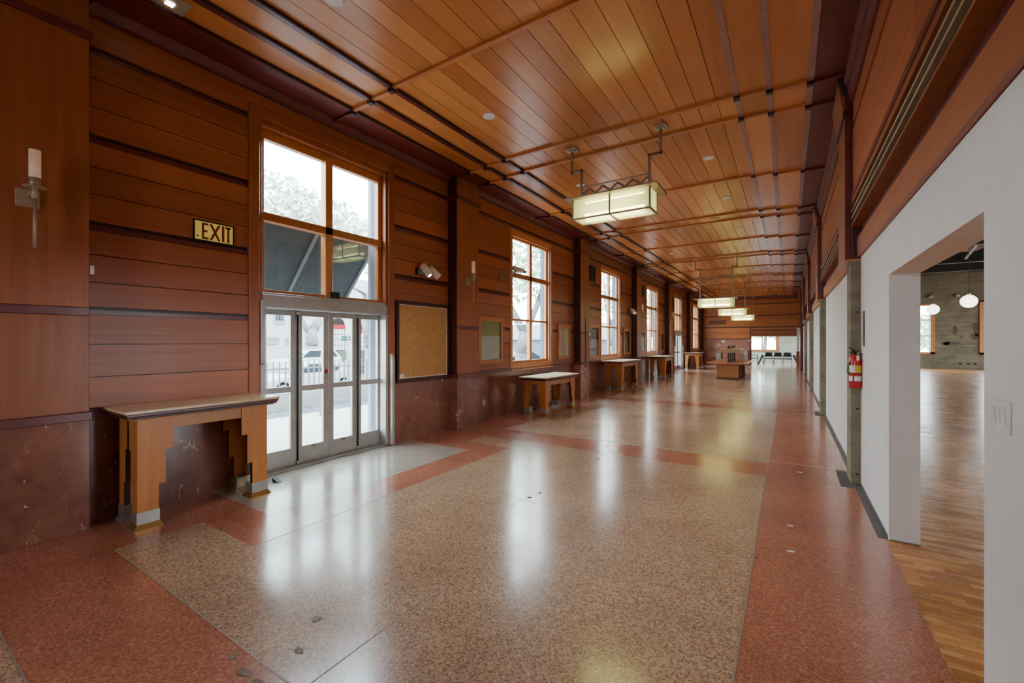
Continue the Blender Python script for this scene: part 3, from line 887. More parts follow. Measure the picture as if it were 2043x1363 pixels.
display(12.98, 1.16, 2.06, .72, 'framed case with dark upper and grey lower half, left of the second window', 'darkp', 'greyp', .58)
display(16.33, 1.20, 2.02, .60, 'framed dark glazed case with reflections, right of the second window', None, 'darkp', 1)
display(18.45, 1.20, 2.02, .60, 'framed case with a plain green sheet, left of the third window', None, 'greenp', 1)
display(21.85, 1.20, 2.02, .60, 'framed case with a brown board, right of the third window', None, 'brownp', 1)
for y, lab in ((12.73, 'black wall loudspeaker high on the wall left of the second window'), (18.25, 'black wall loudspeaker high on the wall left of the third window'),
               (23.75, 'black wall loudspeaker high on the wall left of the far glazed door'), (29.25, 'most distant black wall loudspeaker, left of the last window')):
    t = thing('wall_loudspeaker', lab, 'loudspeaker', (XL, y, 3.5), 'black loudspeakers high on the window wall')
    mb('black').box(0, .09, -.22, .22, 0, .5).build('cabinet', t, .008)
    mb('blackm').box(.09, .098, -.20, .20, .03, .47).build('speaker_grille', t)
    mb('bronze').box(0, .06, -.2, .2, -.05, 0).build('bracket', t)
t = thing('wall_outlet', 'small ivory power outlet low on the marble beside the sconce pier', 'outlet', (XL, 7.09, .365))
mb('trimw').box(0, .008, -.035, .035, -.055, .055).build('cover_plate', t, .003)
for z in (-.022, .022): mb('cement').box(.008, .0095, -.013, .013, z-.012, z+.012).build('socket', t)
t = thing('wall_box', 'small white wall box low on the damaged pier before the second window', 'wall box', (-5.03, 12.08, 1.83))
mb('fixw').box(0, .03, -.07, .07, -.04, .04).build('casing', t, .005); mb('lab').box(.03, .034, -.04, .02, -.02, .02).build('button', t)
t = thing('door_wedge', 'small black wedge lying on the floor by the grey doors', 'door wedge', (-5.02, 2.70, .004))
w = MB().mat('black').prism([(0, 0), (.12, 0), (0, .04)], 'y', -.02, .03); w.build('wedge', t)

# ---- tall stepped-leg desks
def desk_leg(m, L, D, H, sy, sx):
    """two stepped boards meeting at the outer corner (origin), running inwards along sy (length) and sx (depth)"""
    def prof(w):
        return [(0, .13), (w[0], .13), (w[0], H*.385), (w[1], H*.385), (w[1], H*.70), (w[2], H*.70), (w[2], H), (0, H)]
    dark = lambda p, q: 'maroond' if (abs(p[0]-q[0]) < 1e-6 and abs(p[0]) > .01) or (abs(p[1]-q[1]) < 1e-6 and p[1] < H-.01 and p[1] > .14) else None
    e = .045
    P1 = [(sy*a, b) for a, b in prof(L)]
    m.mat('tleg').prism(P1, 'x', 0, -sx*e*-1, dark)
    P2 = [(sx*a, b) for a, b in prof(D)]
    m.mat('tleg').prism([(a if abs(a) > 1e-6 else sx*e, b) for a, b in P2], 'y', 0, sy*e, dark)
def tall_desk(label, x0, x1, y0, y1, H, over=.10):
    """x0 wall side, x1 room side"""
    cx, cy = (x0+x1)/2, (y0+y1)/2
    t = thing('tall_writing_desk', label, 'desk', (cx, cy, 0), 'tall writing desks along the window wall')
    hx, hy = (x1-x0)/2, (y1-y0)/2
    ox = min(over, .075)
    m = MB().mat('maroond').box(-hx-ox+.02, hx+ox-.02, -hy-over+.02, hy+over-.02, H-.07, H-.05)
    m.mat('tap').box(-hx-ox+.035, hx+ox-.035, -hy-over+.04, hy+over-.04, H-.085, H-.07)
    m.mat('bandm').box(-hx-ox+.008, hx+ox-.008, -hy-over+.008, hy+over-.008, H-.05, H-.026)
    m.build('edge_moulding', t, .005)
    mb('top').box(-hx-ox, hx+ox, -hy-over, hy+over, H-.026, H).build('desk_top', t, .006)
    m = mb('tap'); z0 = H-.19
    m.box(-hx+.012, -hx+.04, -hy+.05, hy-.05, z0, H-.085).box(hx-.04, hx-.012, -hy+.05, hy-.05, z0, H-.085)
    m.box(-hx+.05, hx-.05, -hy+.012, -hy+.04, z0+.02, H-.085).box(-hx+.05, hx-.05, hy-.04, hy-.012, z0+.02, H-.085)
    m.build('apron', t)
    hl = H-.085
    L = (.15, .20, .255); D = (.12, .155, .195)
    for sx in (-1, 1):
        for sy in (-1, 1):
            m = MB(); desk_leg(m, L, D, hl, -sy, -sx)
            lg = m.build('leg', t, 0, (sx*hx, sy*hy, 0))
            s = mb('alu'); a, b = -sx*(D[0]+.006), -sy*(L[0]+.006)
            s.mat('shoe').box(sx*.006, a, sy*.006, b, .035, .145)
            lo = sorted((sx*.006, a)); ly = sorted((sy*.006, b))
            s.mat('brass' if sx > 0 else 'shoe').frustum(lo[0]-.025, lo[1]+.025, ly[0]-.025, ly[1]+.025, 0, .042, .025)
            s.build('shoe', lg)
    return t
tall_desk('tall pale topped desk nearest the camera, left of the glazed doors', -5.13, -4.69, 1.36, 2.45, 1.03)
tall_desk('low white topped desk under the first tall window', -4.98, -4.44, 8.26, 9.78, .835, .12)
tall_desk('tall white topped desk under the second window, beside a dark glazed case', -5.08, -4.53, 13.62, 15.35, .98, .13)
tall_desk('tall white topped desk under the third window', -5.04, -4.42, 18.95, 20.35, .975, .13)
tall_desk('most distant tall desk, in the far left corner by the last window', -5.02, -4.3, 26.4, 27.6, .97)

# ---- big low desk in the middle with a posted shelf
t = thing('island_desk', 'large low wooden desk standing alone in the middle of the far hall', 'desk', (-2.2, 22.25, 0))
m = mb('deskt').box(-.78, .78, -2.1, 2.1, .66, .71); m.mat('deskw').box(-.70, .70, -2.0, 2.0, .63, .66); m.build('desk_top', t, .02)
m = mb('deskw').box(-.42, .42, -1.7, -1.62, .0, .63)
for a, b, c, d in ((-.42, .42, 0, .1), (-.42, .42, .55, .63), (-.42, -.34, .1, .55), (.34, .42, .1, .55)): m.box(a, b, -1.715, -1.70, c, d)
m.build('end_panel', t, .004)
mb('deskw').box(-.42, .42, 1.62, 1.7, 0, .63).build('end_panel', t)
m = mb('deskd').box(-.30, .30, -1.62, 1.62, .02, .62); m.build('shade_core', t)  # dark colour stands in for the shade inside the open side bays
for y in (-.05, 1.0, -1.0):
    mb('tap').box(-.42, .42, y-.03, y+.03, 0, .63).build('divider', t)
mb('deskd').box(-.44, .44, -1.73, 1.73, 0, .05).build('plinth', t)
t2 = thing('shelf_rack', 'sloped wooden shelf on four turned posts standing on the low island desk', 'shelf', (-2.22, 22.4, .71))
for y in (-1.25, -.4, .45, 1.3):
    mb('post').lathe([(.055, 0), (.06, .05), (.03, .09), (.032, .16), (.04, .3), (.03, .42), (.028, .44)], (0, y, 0), 'z', 12).lathe([(.03, .60), (.05, .63), (.02, .66), (.045, .70), (.001, .74)], (0, y, 0), 'z', 12).build('post', t2)
m = mb('shelf')
for s in (-1, 1): m.hexa([(0, -1.45, .44), (s*.46, -1.45, .42), (s*.46, 1.45, .42), (0, 1.45, .44)], [(0, -1.45, .60), (s*.46, -1.45, .46), (s*.46, 1.45, .46), (0, 1.45, .60)])
m.box(-.47, .47, -1.46, -1.44, .41, .57)
m.build('sloped_shelf', t2)
for y in (-1.2, -.4, .4, 1.2): mb('rod').bar((.30, y, .60), (.62, y, .34), .035, .02).build('end_bracket', t2)

# ---- pendant lanterns
def pendant(y, zt, label):
    t = thing('lantern_pendant', label, 'pendant light', (-2.235, y, 4.72), 'box lantern pendants along the ceiling')
    z = zt-4.72; W, D, h = .59, .185, .30
    for s in (-1, 1):
        k = mb('nickel').box(s*.695-.09, s*.695+.09, -.09, .09, -.03, .0).box(s*.695-.05, s*.695+.05, -.05, .05, -.045, -.03); k.build('ceiling_plate', t, .004)
        r_ = mb('bronze')
        r_.box(s*.695-.017, s*.695+.017, -.017, .017, -.40, -.04).box(min(s*.695-s*.0+s*.017, s*.535-s*.017), max(s*.695+s*.017, s*.535-s*.017), -.017, .017, -.40, -.366).box(s*.535-.017, s*.535+.017, -.017, .017, z, -.366)
        r_.build('hanging_rod', t)
    m = mb('bronze')
    zz = -.89
    m.mat('nickel').box(-.53, .53, -.008, .008, -.657, -.643)
    if z < -1.1: m.box(-.53, .53, -.008, .008, -.95, -.935)
    m.mat('bronze'); n = 9; pts = [(-.52+1.04*i/n, (-.775 if i % 2 == 0 else -.685)) for i in range(n+1)]
    for p, q in zip(pts[:-1], pts[1:]): m.bar((p[0], 0, p[1]), (q[0], 0, q[1]), .012, .034, (0, 0, 1))
    m.build('zigzag_band', t)
    m = mb('bronze').box(-W-.11, W+.11, -D-.11, D+.11, z-.012, z); m.mat('bronze').box(-W-.12, W+.12, -D-.12, -D-.11, z-.02, z+.005).box(-W-.12, W+.12, D+.11, D+.12, z-.02, z+.005).box(-W-.12, -W-.11, -D-.11, D+.11, z-.02, z+.005).box(W+.11, W+.12, -D-.11, D+.11, z-.02, z+.005)
    m.build('cap_plate', t)
    m = mb('bronze'); b = .012
    zb = z-.012-h
    for x in (-W, W):
        for yy in (-D, D): m.box(x-b, x+b, yy-b, yy+b, zb, z-.012)
    for yy in (-D, D): m.box(-W, W, yy-b, yy+b, zb-b, zb+b).box(-b, b, yy-b, yy+b, zb, z-.012)
    for x in (-W, W, 0): m.box(x-b, x+b, -D, D, zb-b, zb+b)
    m.build('lantern_frame', t)
    for yy in (-D, D):
        for x0, x1 in ((-W+b, -b), (b, W-b)): mb('frostp').quad((x0, yy, zb+b), (x1, yy, zb+b), (x1, yy, z-.014), (x0, yy, z-.014)).build('glass_panel', t)
    for x in (-W, W): mb('frostp').quad((x, -D+b, zb+b), (x, D-b, zb+b), (x, D-b, z-.014), (x, -D+b, z-.014)).build('glass_panel', t)
    for x0, x1 in ((-W+b, -b), (b, W-b)): mb('frostp').quad((x0, -D+b, zb), (x1, -D+b, zb), (x1, D-b, zb), (x0, D-b, zb)).build('bottom_panel', t)
    for zq in (.07, .285):  # thin upper tube is added, standing in for a reflection under the cap
        m = mb('tube').tube((-W+.13, 0, zb+zq), (W-.13, 0, zb+zq), .042 if zq < .1 else .010, None, 10); m.build('tube_and_reflection', t)
    return t
pendant(6.35, 3.835, 'large lit box lantern hanging nearest, in front of the second bay')
pendant(17.35, 3.20, 'lit box lantern, largest and leftmost of the three far ones in a row')
pendant(22.85, 3.17, 'lit box lantern, middle one of the three far ones in a row')
pendant(28.35, 3.16, 'most distant lit box lantern, last of the hanging row before the far wall')
# blanked outlets of the missing lantern
for x, lab in ((-1.55, 'dark empty lamp socket plate in the ceiling, right one beyond the first lantern'), (-2.93, 'dark empty lamp socket plate in the ceiling, left one beyond the first lantern')):
    t = thing('ceiling_plate', lab, 'ceiling plate', (x, 11.85, 4.72))
    mb('batten').box(-.1, .1, -.06, .06, -.006, 0).build('cover', t)
    m = mb('hole')
    for q in (-.06, .0, .06): m.tube((q, 0, -.006), (q, 0, -.009), .02)
    m.build('open_hole', t)

# ---- recessed downlights
cnt = 0; proto = None
NTH = ['first', 'second', 'third', 'fourth', 'fifth', 'sixth', 'seventh', 'eighth', 'ninth', 'tenth', 'eleventh', 'twelfth']
ys = []
for k in range(6): ys += [3.6+P*k-1.2, 3.6+P*k+1.2]
for sgn, x in (('left', -3.46), ('right', -1.13)):
    for i, y in enumerate(ys):
        if i == 11: continue
        if sgn == 'right' and i < 2: continue
        j = i if sgn == 'left' else i-2
        lab = 'small round recessed downlight, %s of the %s row from the near end' % (NTH[j], 'window side' if sgn == 'left' else 'white wall side')
        if proto is None:
            proto = thing('recessed_downlight', lab, 'downlight', (x, y, 4.72), 'recessed downlights in the plank ceiling')
            mb('fixw').lathe([(.058, -.004), (.085, -.006), (.092, 0), (.058, 0)], (0, 0, 0), 'z', 22).build('trim_ring', proto)
            mb('nickel').lathe([(.06, -.002), (.045, -.0035), (.044, -.001)], (0, 0, 0), 'z', 22).build('reflector', proto)
            m = mb('lens').lathe([(.044, -.003), (.001, -.0035)], (0, 0, 0), 'z', 18); m.build('lens', proto)
        else: dup(proto, (x, y, 4.72), lab)
t = thing('ceiling_fixture', 'square clear cornered plate fixture at the top edge of the ceiling', 'ceiling fixture', (-4.66, 1.58, 4.66))
mb('nickel').box(-.13, .13, -.13, .13, -.012, 0).build('plate', t, .003); mb('lens').box(-.03, .03, -.03, .03, -.02, -.012).build('lens', t)

# ---- right-hand wall things
t = thing('light_switch', 'white triple rocker switch plate on the near white wall', 'light switch', (XR, 2.40, 1.335))
mb('fixw').box(-.008, 0, -.085, .085, -.062, .062).build('cover_plate', t, .003)
for y in (-.046, 0, .046):
    mb('lab').box(-.0085, -.007, y-.018, y+.018, -.036, .036).build('switch_surround', t)
    mb('fixw').hexa([(-.008, y-.014, -.032), (-.008, y+.014, -.032), (-.008, y+.014, .032), (-.008, y-.014, .032)], [(-.010, y-.014, -.032), (-.010, y+.014, -.032), (-.015, y+.014, .032), (-.015, y-.014, .032)]).build('rocker', t)
t = thing('fire_extinguisher', 'red fire extinguisher with yellow and white labels on the concrete pier', 'fire extinguisher', (.632, 6.118, 1.10))
mb('red').lathe([(.001, 0), (.052, 0), (.058, .012), (.058, .31), (.05, .345), (.028, .37), (.02, .375)], (0, 0, 0), 'z', 28).build('cylinder', t)
def band(m, z0, z1, a0, a1, r=.0592):
    n = 10
    for i in range(n):
        a = R(a0+(a1-a0)*i/n); b = R(a0+(a1-a0)*(i+1)/n)
        m.quad((r*math.cos(a), r*math.sin(a), z0), (r*math.cos(b), r*math.sin(b), z0), (r*math.cos(b), r*math.sin(b), z1), (r*math.cos(a), r*math.sin(a), z1))
    return m
band(mb('yellow'), .175, .255, -95, -10).build('yellow_label', t)
m = band(mb('lab'), .175, .255, -160, -96); band(m, .08, .135, -165, -120); band(m, .08, .135, -105, -20); m.build('white_label', t)
m = mb('black').tube((0, 0, .37), (0, 0, .41), .018).bar((-.01, 0, .42), (-.06, -.05, .455), .016, .008).bar((-.01, 0, .405), (-.055, -.045, .40), .016, .008); m.mat('nickel').tube((0, 0, .385), (.04, -.01, .39), .013)
m.build('valve_handle', t)
mb('black').path([(.03, -.01, .39), (.062, -.01, .375), (.07, -.012, .3), (.07, -.014, .15), (.066, -.016, .06)], .009).build('hose', t)
mb('lab').box(.005, .03, -.064, -.060, .31, .365).build('inspection_tag', t)
m = mb('black').box(-.06, .06, .045, .07, .15, .175); band(m, .158, .17, -180, 180, .0600); m.build('wall_bracket', t)
mb('green').path([(-.052, -.03, .29), (-.068, -.02, .25), (-.07, -.01, .18), (-.06, -.015, .155)], .007).build('seal_strap', t)
t = thing('wall_strip', 'narrow grey metal strip on the white wall edge above the fire extinguisher', 'metal strip', (XR, 5.93, 1.57))
mb('cement').box(-.012, 0, -.03, .03, 0, .38).build('strip', t, .002)
m = mb('hole')
for z in (.04, .09, .31, .35): m.box(-.013, -.011, -.012, .012, z, z+.02)
m.build('slot', t)

# ---- far wall and far room things
t = thing('bowl_uplight', 'white half bowl uplight on the far marble wall', 'wall light', (-3.8, Y1-.01, 1.53))
m = mb('fixw'); n = 14
prof = [(.16, .17), (.155, .13), (.12, .05), (.05, .005), (.001, 0)]
for (r0, z0), (r1, z1) in zip(prof[:-1], prof[1:]):
    for i in range(n):
        a, b = PI+PI*i/n, PI+PI*(i+1)/n
        m.quad((r0*math.cos(a), r0*math.sin(a), z0), (r0*math.cos(b), r0*math.sin(b), z0), (r1*math.cos(b), r1*math.sin(b), z1), (r1*math.cos(a), r1*math.sin(a), z1))
m.build('bowl', t); mb('nickel').box(-.16, .16, -.006, 0, .0, .17).build('back_plate', t)
def rack(x, y, z0, z1, w, label, rot=0):
    t = thing('louvred_rack', label, 'rack', (x, y, 0), None, rot)
    mb('panelmetal').box(-w/2, w/2, -.03, .03, z0, z1).build('back_panel', t)
    n = int((z1-z0)/.075)
    for i in range(n):
        z = z0+.03+i*.075
        mb('trimw').hexa([(-w/2, -.03, z), (w/2, -.03, z), (w/2, -.035, z+.03), (-w/2, -.035, z+.03)], [(-w/2, -.09, z+.02), (w/2, -.09, z+.02), (w/2, -.09, z+.045), (-w/2, -.09, z+.045)]).build('louvre', t)
    return t
rack(-4.12, Y1-.1, .05, 1.02, .30, 'metal louvred rack against the far marble wall beside the distant desk')
rack(-4.98, 28.35, .1, .95, .12, 'narrow white louvred rack on the pier beyond the far glazed door', -PI/2)
t = thing('steel_box', 'grey steel box at the end of the fluted far wall, beside the opening', 'cabinet', (-2.42, Y1-.12, .40))
mb('panelmetal').box(-.12, .12, -.06, .06, 0, .62).build('cabinet_body', t, .006); mb('panelmetal').box(-.11, .11, -.075, -.06, .02, .6).build('front_cover', t)
t = thing('alarm_button', 'tiny white alarm box at the top corner of the far marble', 'alarm', (-2.26, Y1-.02, 1.68))
mb('fixw').box(-.04, .04, -.03, 0, -.04, .04).build('casing', t, .006); mb('lab').box(-.015, .015, -.036, -.03, -.015, .015).build('button', t)
def chair(label, loc, rot):
    t = thing('stacking_chair', label, 'chair', loc, 'black chairs in the far room', rot)
    mb('fabric').box(-.22, .22, -.21, .21, .43, .48).build('seat', t, .015)
    m = mb('fabric'); m.hexa([(-.21, .20, .58), (.21, .20, .58), (.21, .24, .58), (-.21, .24, .58)], [(-.19, .25, .88), (.19, .25, .88), (.19, .285, .88), (-.19, .285, .88)]); m.build('backrest', t, .02)
    for sx in (-1, 1):
        mb('blackm').path([(sx*.235, -.2, 0), (sx*.235, -.2, .65)], .016, 8).build('leg', t)
        mb('blackm').path([(sx*.235, .22, 0), (sx*.235, .21, .6), (sx*.215, .25, .86)], .016, 8).build('leg', t)
        mb('blackm').bar((sx*.235, -.22, .66), (sx*.235, .22, .66), .04, .02).build('armrest', t)
    mb('blackm').path([(-.235, .21, .42), (.235, .21, .42)], .012).path([(-.235, -.2, .42), (.235, -.2, .42)], .012).build('stretcher', t)
    return t
c1 = chair('black chair with its back turned, left one of the three along the white table', (-1.12, 34.66, 0), PI)
dup(c1, (-.58, 34.66, 0), 'black chair with its back turned, middle one of the three along the white table')
dup(c1, (-.04, 34.66, 0), 'black chair with its back turned, right one of the three along the white table')
dup(c1, (-2.0, 34.8, 0), 'black chair seen side on at the left end of the white table', PI/2)
dup(c1, (.85, 34.9, 0), 'black chair seen side on at the right end, partly hidden by the wall', -PI/2)
for r_ in [o for o in C.objects if o.name.startswith('stacking_chair') and o.parent is None][:3]: r_.rotation_euler.z = PI
def folded(label, x, s):
    t = thing('folding_chair', label, 'chair', (x, 34.5, 0), 'folded black chairs leaning')
    m = mb('fabric').hexa([(-.05, -.2, .02), (.03, -.2, .02), (.03, .2, .02), (-.05, .2, .02)], [(s*.27-.07, -.2, .72), (s*.27+.07, -.2, .72), (s*.27+.07, .2, .72), (s*.27-.07, .2, .72)]); m.build('folded_seat', t, .02)
    for y in (-.22, .22): mb('blackm').tube((0, y, 0), (s*.29, y, .78), .014).build('leg', t)
    return t
folded('folded black chair leaning right against the left end chair', -1.74, 1)
folded('folded black chair leaning left against the right end chair', .58, -1)
t = thing('side_table', 'narrow white topped table behind the row of black chairs', 'table', (-.55, 35.6, 0))
mb('white').box(-1.0, 1.1, -.3, .3, .70, .73).build('table_top', t)
for x in (-.95, 1.05):
    for y in (-.25, .25): mb('blackm').tube((x, y, 0), (x, y, .7), .02).build('leg', t)

# ---- globes in the side room
for x, y, z, lab in ((5.0, 20, 2.94, 'glowing round white globe lamp, right and nearer one through the doorway'), (5.17, 25, 2.98, 'glowing round white globe lamp, left and farther one before the side window')):
    t = thing('globe_pendant', lab, 'pendant light', (x, y, z), 'globe lamps in the side room')
    mb('globe').ball((0, 0, 0), .21, 28).build('globe', t)
    mb('nickel').tube((0, 0, .2), (0, 0, .27), .05).build('lamp_cap', t)
    mb('blackm').tube((0, 0, .27), (0, 0, 6.45-z), .006, None, 6).build('cord', t)
for x, lab in ((7.25, 'small dark wall lamp on the concrete left of centre, above the side window'), (8.35, 'small dark wall lamp on the concrete between the two side windows')):
    t = thing('wall_lamp', lab, 'wall lamp', (x, 35.5, 4.33))
    mb('bronze').box(-.1, .1, -.05, 0, -.1, .1).build('back_plate', t); mb('bronze').lathe([(.12, -.1), (.1, .1), (.04, .12)], (0, -.15, 0), 'z', 12).build('lamp_shade', t)
# ------------------------------------------------------------------ outside
GZ = -.65
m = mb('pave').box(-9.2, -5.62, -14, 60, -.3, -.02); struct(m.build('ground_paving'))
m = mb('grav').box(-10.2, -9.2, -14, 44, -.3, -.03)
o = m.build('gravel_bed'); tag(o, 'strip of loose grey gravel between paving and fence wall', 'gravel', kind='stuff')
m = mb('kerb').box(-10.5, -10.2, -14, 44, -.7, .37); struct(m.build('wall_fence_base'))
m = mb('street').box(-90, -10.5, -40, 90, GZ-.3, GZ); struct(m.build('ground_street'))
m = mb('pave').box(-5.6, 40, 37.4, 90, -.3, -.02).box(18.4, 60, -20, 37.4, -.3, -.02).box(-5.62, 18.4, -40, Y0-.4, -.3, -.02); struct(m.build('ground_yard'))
t = thing('picket_fence', 'white metal picket fence on the low wall outside the glazed doors', 'fence', (-10.35, 0, .37))
mb('fence').box(-.02, .02, 1, 17, .07, .11).build('rail', t); mb('fence').box(-.02, .02, 1, 17, .56, .60).build('rail', t)
pk = mb('fence').box(-.012, .012, -.013, .013, 0, .76); pk = pk.build('picket', t); pk.location = (0, 3.0, 0)
for i in range(1, 62):
    c = pk.copy(); C.objects.link(c); c.parent = t; c.location = (0, 3.0+i*.15, 0)
t = thing('handrail', 'thin blue grey rail between a bollard and a tall post outside the doors', 'handrail', (-8.2, 5.77, 0))
mb('reveal').box(-.5, -.40, -.09, .01, -.02, .62).build('bollard', t)
mb('reveal').box(.47, .53, 0, .06, -.02, 2.1).build('post', t)
mb('reveal').path([(-.45, -.04, .36), (.5, .03, .36)], .012).build('rail', t)
# awning over the doors
t = thing('door_awning', 'dark sloping canvas awning hanging outside above the glazed doors', 'awning', (-5.68, 3.64, 3.2))
m = mb('canvas').hexa([(-.02, -1.35, 0), (-.98, -1.35, -1.05), (-.98, 1.07, -1.05), (-.02, 1.07, 0)], [(0, -1.35, .02), (-.96, -1.35, -1.03), (-.96, 1.07, -1.03), (0, 1.07, .02)])
m.build('canvas', t)
for y in (-1.2, .04, 1.05): mb('canvasr').bar((.0, y, -.03), (-.97, y, -1.08), .035).build('awning_rib', t)
mb('canvasr').bar((-.97, -1.35, -1.07), (-.97, 1.07, -1.07), .03).build('front_bar', t)

def car(name, label, loc, rot, paint, suv):
    t = thing(name, label, 'car', loc, None, rot)
    L, W = (4.7, 1.86) if suv else (4.6, 1.78)
    if suv: prof = [(-2.3, .35), (2.3, .35), (2.33, .7), (2.2, .98), (1.1, 1.08), (-2.25, 1.12), (-2.34, .7)]; roof = [(1.15, 1.06), (.35, 1.66), (-1.7, 1.70), (-2.2, 1.1)]
    else: prof = [(-2.25, .3), (2.25, .3), (2.28, .55), (2.1, .76), (.9, .9), (-1.6, .94), (-2.2, .92), (-2.28, .6)]; roof = [(1.0, .88), (.2, 1.36), (-.9, 1.38), (-1.75, .93)]
    m = MB().mat(paint); a = [m.bm.verts.new((x, -W/2, z)) for x, z in prof]; b = [m.bm.verts.new((x, W/2, z)) for x, z in prof]
    m.face(a); m.face(b[::-1])
    for i in range(len(prof)): m.face([a[i], b[i], b[(i+1) % len(prof)], a[(i+1) % len(prof)]])
    m.build('car_body', t, .08)
    m = MB().mat(paint); q = .16
    ins = [W/2-.03, W/2-q-.03, W/2-q-.03, W/2-.03]
    a = [m.bm.verts.new((x, -w, z)) for (x, z), w in zip(roof, ins)]; b = [m.bm.verts.new((x, w, z)) for (x, z), w in zip(roof, ins)]
    m.face(a); m.face(b[::-1])
    for i in range(3): m.face([a[i], b[i], b[i+1], a[i+1]])
    m.build('cabin', t, .03)
    (x0, z0), (x1, z1), (x2, z2), (x3, z3) = roof
    for s in (-1, 1):
        def S(x, z): return (x, s*(W/2-.03-q*(z-z0)/(z1-z0)+.012), z)
        for p, r_ in ((0.02, .48), (.53, .97)):
            xa, xb = x0-.15+(x3-x0+.3)*p, x0-.15+(x3-x0+.3)*r_
            ta, tb = x1-.02+(x2-x1+.04)*p, x1-.02+(x2-x1+.04)*r_
            mb('carg').quad(S(xa, z0+.06), S(xb, z0+.06), S(tb, z1-.07), S(ta, z1-.07)).build('side_window', t)
        for x in (1.42, -1.38):
            r_ = .36 if suv else .32
            w = mb('tyre').tube((x, s*(W/2-.2), r_), (x, s*(W/2+.015), r_), r_, None, 22); w.mat('hub').tube((x, s*(W/2+.015), r_), (x, s*(W/2+.03), r_), r_*.62, None, 16); w.build('wheel', t)
        mb('tail').box(-2.33, -2.2, s*(W/2-.35), s*(W/2-.05), .72, .9).build('tail_lamp', t)
        mb('carg').box(2.18, 2.32, s*(W/2-.5), s*(W/2-.1), .62, .76).build('head_lamp', t)
    mb('carg').quad((x0-.03, -W/2+.15, z0+.06), (x0-.03, W/2-.15, z0+.06), (x1+.03, W/2-.25, z1-.05), (x1+.03, -W/2+.25, z1-.05)).build('windscreen', t)
    return t
car('car', 'low white saloon car parked just beyond the picket fence', (-18.0, 11.0, GZ), -PI/2, 'car', False)
car('car', 'tall white off-road car parked behind the white saloon', (-30, 18.6, GZ), -PI/2, 'car', True)
car('car', 'dark car with red tail lamps parked right of the white saloon', (-24.5, 21.2, GZ), PI/2+.1, 'dark', True)
car('car', 'white car parked behind the fence at the right edge of the glazed doors', (-21.5, 22.3, GZ), PI/2, 'car', True)
car('car', 'small dark car seen low through the first tall window', (-19.6, 33.0, GZ), 1.0, 'dark', False)

# buildings
t = thing('white_building', 'white stucco building with arched windows across the street', 'building', (-42, 0, GZ))
mb('bld').box(-8, 0, 2, 60, 0, 9.5).build('facade', t)
def arch(y, z0, z1, hw):
    n = 12; pts = [(y-hw, z0), (y+hw, z0)] + [(y+hw*math.cos(PI*i/n), z1-hw+hw*math.sin(PI*i/n)) for i in range(n+1)]
    a = MB().mat('bldg').prism(pts, 'x', 0, .06).build('arched_window', t)
    m = mb('bldd'); hw2 = hw*.9
    pts = [(y-hw2, z0+.1), (y+hw2, z0+.1)] + [(y+hw2*math.cos(PI*i/n), z1-hw+hw2*math.sin(PI*i/n)) for i in range(n+1)]
    m.prism(pts, 'x', .06, .08); m.build('window_frame', a)
    zs = z1-hw-.35
    m = mb('bld')
    for i in range(4):
        for j in range(4):
            m.box(.08, .095, y-hw2+.06+i*(hw2*2-.06)/4, y-hw2+(i+1)*(hw2*2-.06)/4, z0+.2+j*(zs-z0-.2)/4, z0+.14+(j+1)*(zs-z0-.2)/4)
    m.build('pane', a)
    mb('valance').box(.08, .14, y-hw2, y+hw2, zs, zs+.42).build('valance', a)
    mb('shrub').box(.1, .5, y-hw, y+hw, z0-.9, z0+.1).build('planter_hedge', t)
arch(29.6, 1.1, 5.0, .95); arch(33.0, 1.0, 4.6, .95); arch(36.5, 1.0, 4.4, .95)
def sqwin(y, z, w, h):
    a = mb('bldg').box(0, .07, y-w/2-.15, y+w/2+.15, z-.4, z+h).build('window_surround', t)
    m = mb('bldd').box(.07, .08, y-w/2, y+w/2, z, z+h); m.mat('bldw')
    for i in range(2):
        for j in range(2): m.box(.08, .09, y-w/2+.04+i*w/2, y-w/2+(i+1)*w/2-.04, z+.05+j*h/2, z+(j+1)*h/2-.04)
    m.build('pane', a)
sqwin(23.1, 4.35, .75, 1.4); sqwin(19.0, 4.3, .75, 1.4)
for y in (20.6, 22.4, 24.4, 26.6): mb('bldg').box(0, .12, y-.6, y+.6, 2.0, 2.6).build('wall_niche', t); mb('bld').box(.1, .2, y-.65, y+.65, 2.6, 2.68).build('ledge', t)
def text(body, name, key, size, mat4, parent=None):
    cu = bpy.data.curves.new(name, 'FONT'); cu.body = body; cu.size = size; cu.extrude = .006; cu.align_x = 'CENTER'; cu.align_y = 'CENTER'
    o = bpy.data.objects.new(name, cu); C.objects.link(o); cu.materials.append(M[key])
    bpy.context.view_layer.update()
    me = bpy.data.meshes.new_from_object(o.evaluated_get(bpy.context.evaluated_depsgraph_get()))
    bpy.data.objects.remove(o); me.materials.clear(); me.materials.append(M[key])
    o = bpy.data.objects.new(name, me); C.objects.link(o); o.matrix_local = mat4
    if parent: o.parent = parent
    return o
text('Ch', 'lettering', 'letter', .75, Matrix.Translation((.05, 34.35, 4.75)) @ Matrix.Rotation(PI/2, 4, 'Z') @ Matrix.Rotation(PI/2, 4, 'X'), t)
t = thing('white_garage', 'low white building with a pale blue garage front, seen through the first window', 'building', (-24, 47, GZ))
mb('bld').box(-10, 10, 0, 8, 0, 4.4).build('facade', t); mb('bld').box(-10.4, 10.4, -.5, 8.2, 2.5, 3.1).build('eave', t)
mb('reveal').box(-6, 10, -.06, 0, 0, 2.4).build('garage_door', t)
t = thing('street_sign', 'green street name board with white lettering outside the doors', 'sign', (-11.9, 8.75, GZ))
mb('bldg').tube((0, 0, 0), (0, 0, 2.5), .035).build('post', t)
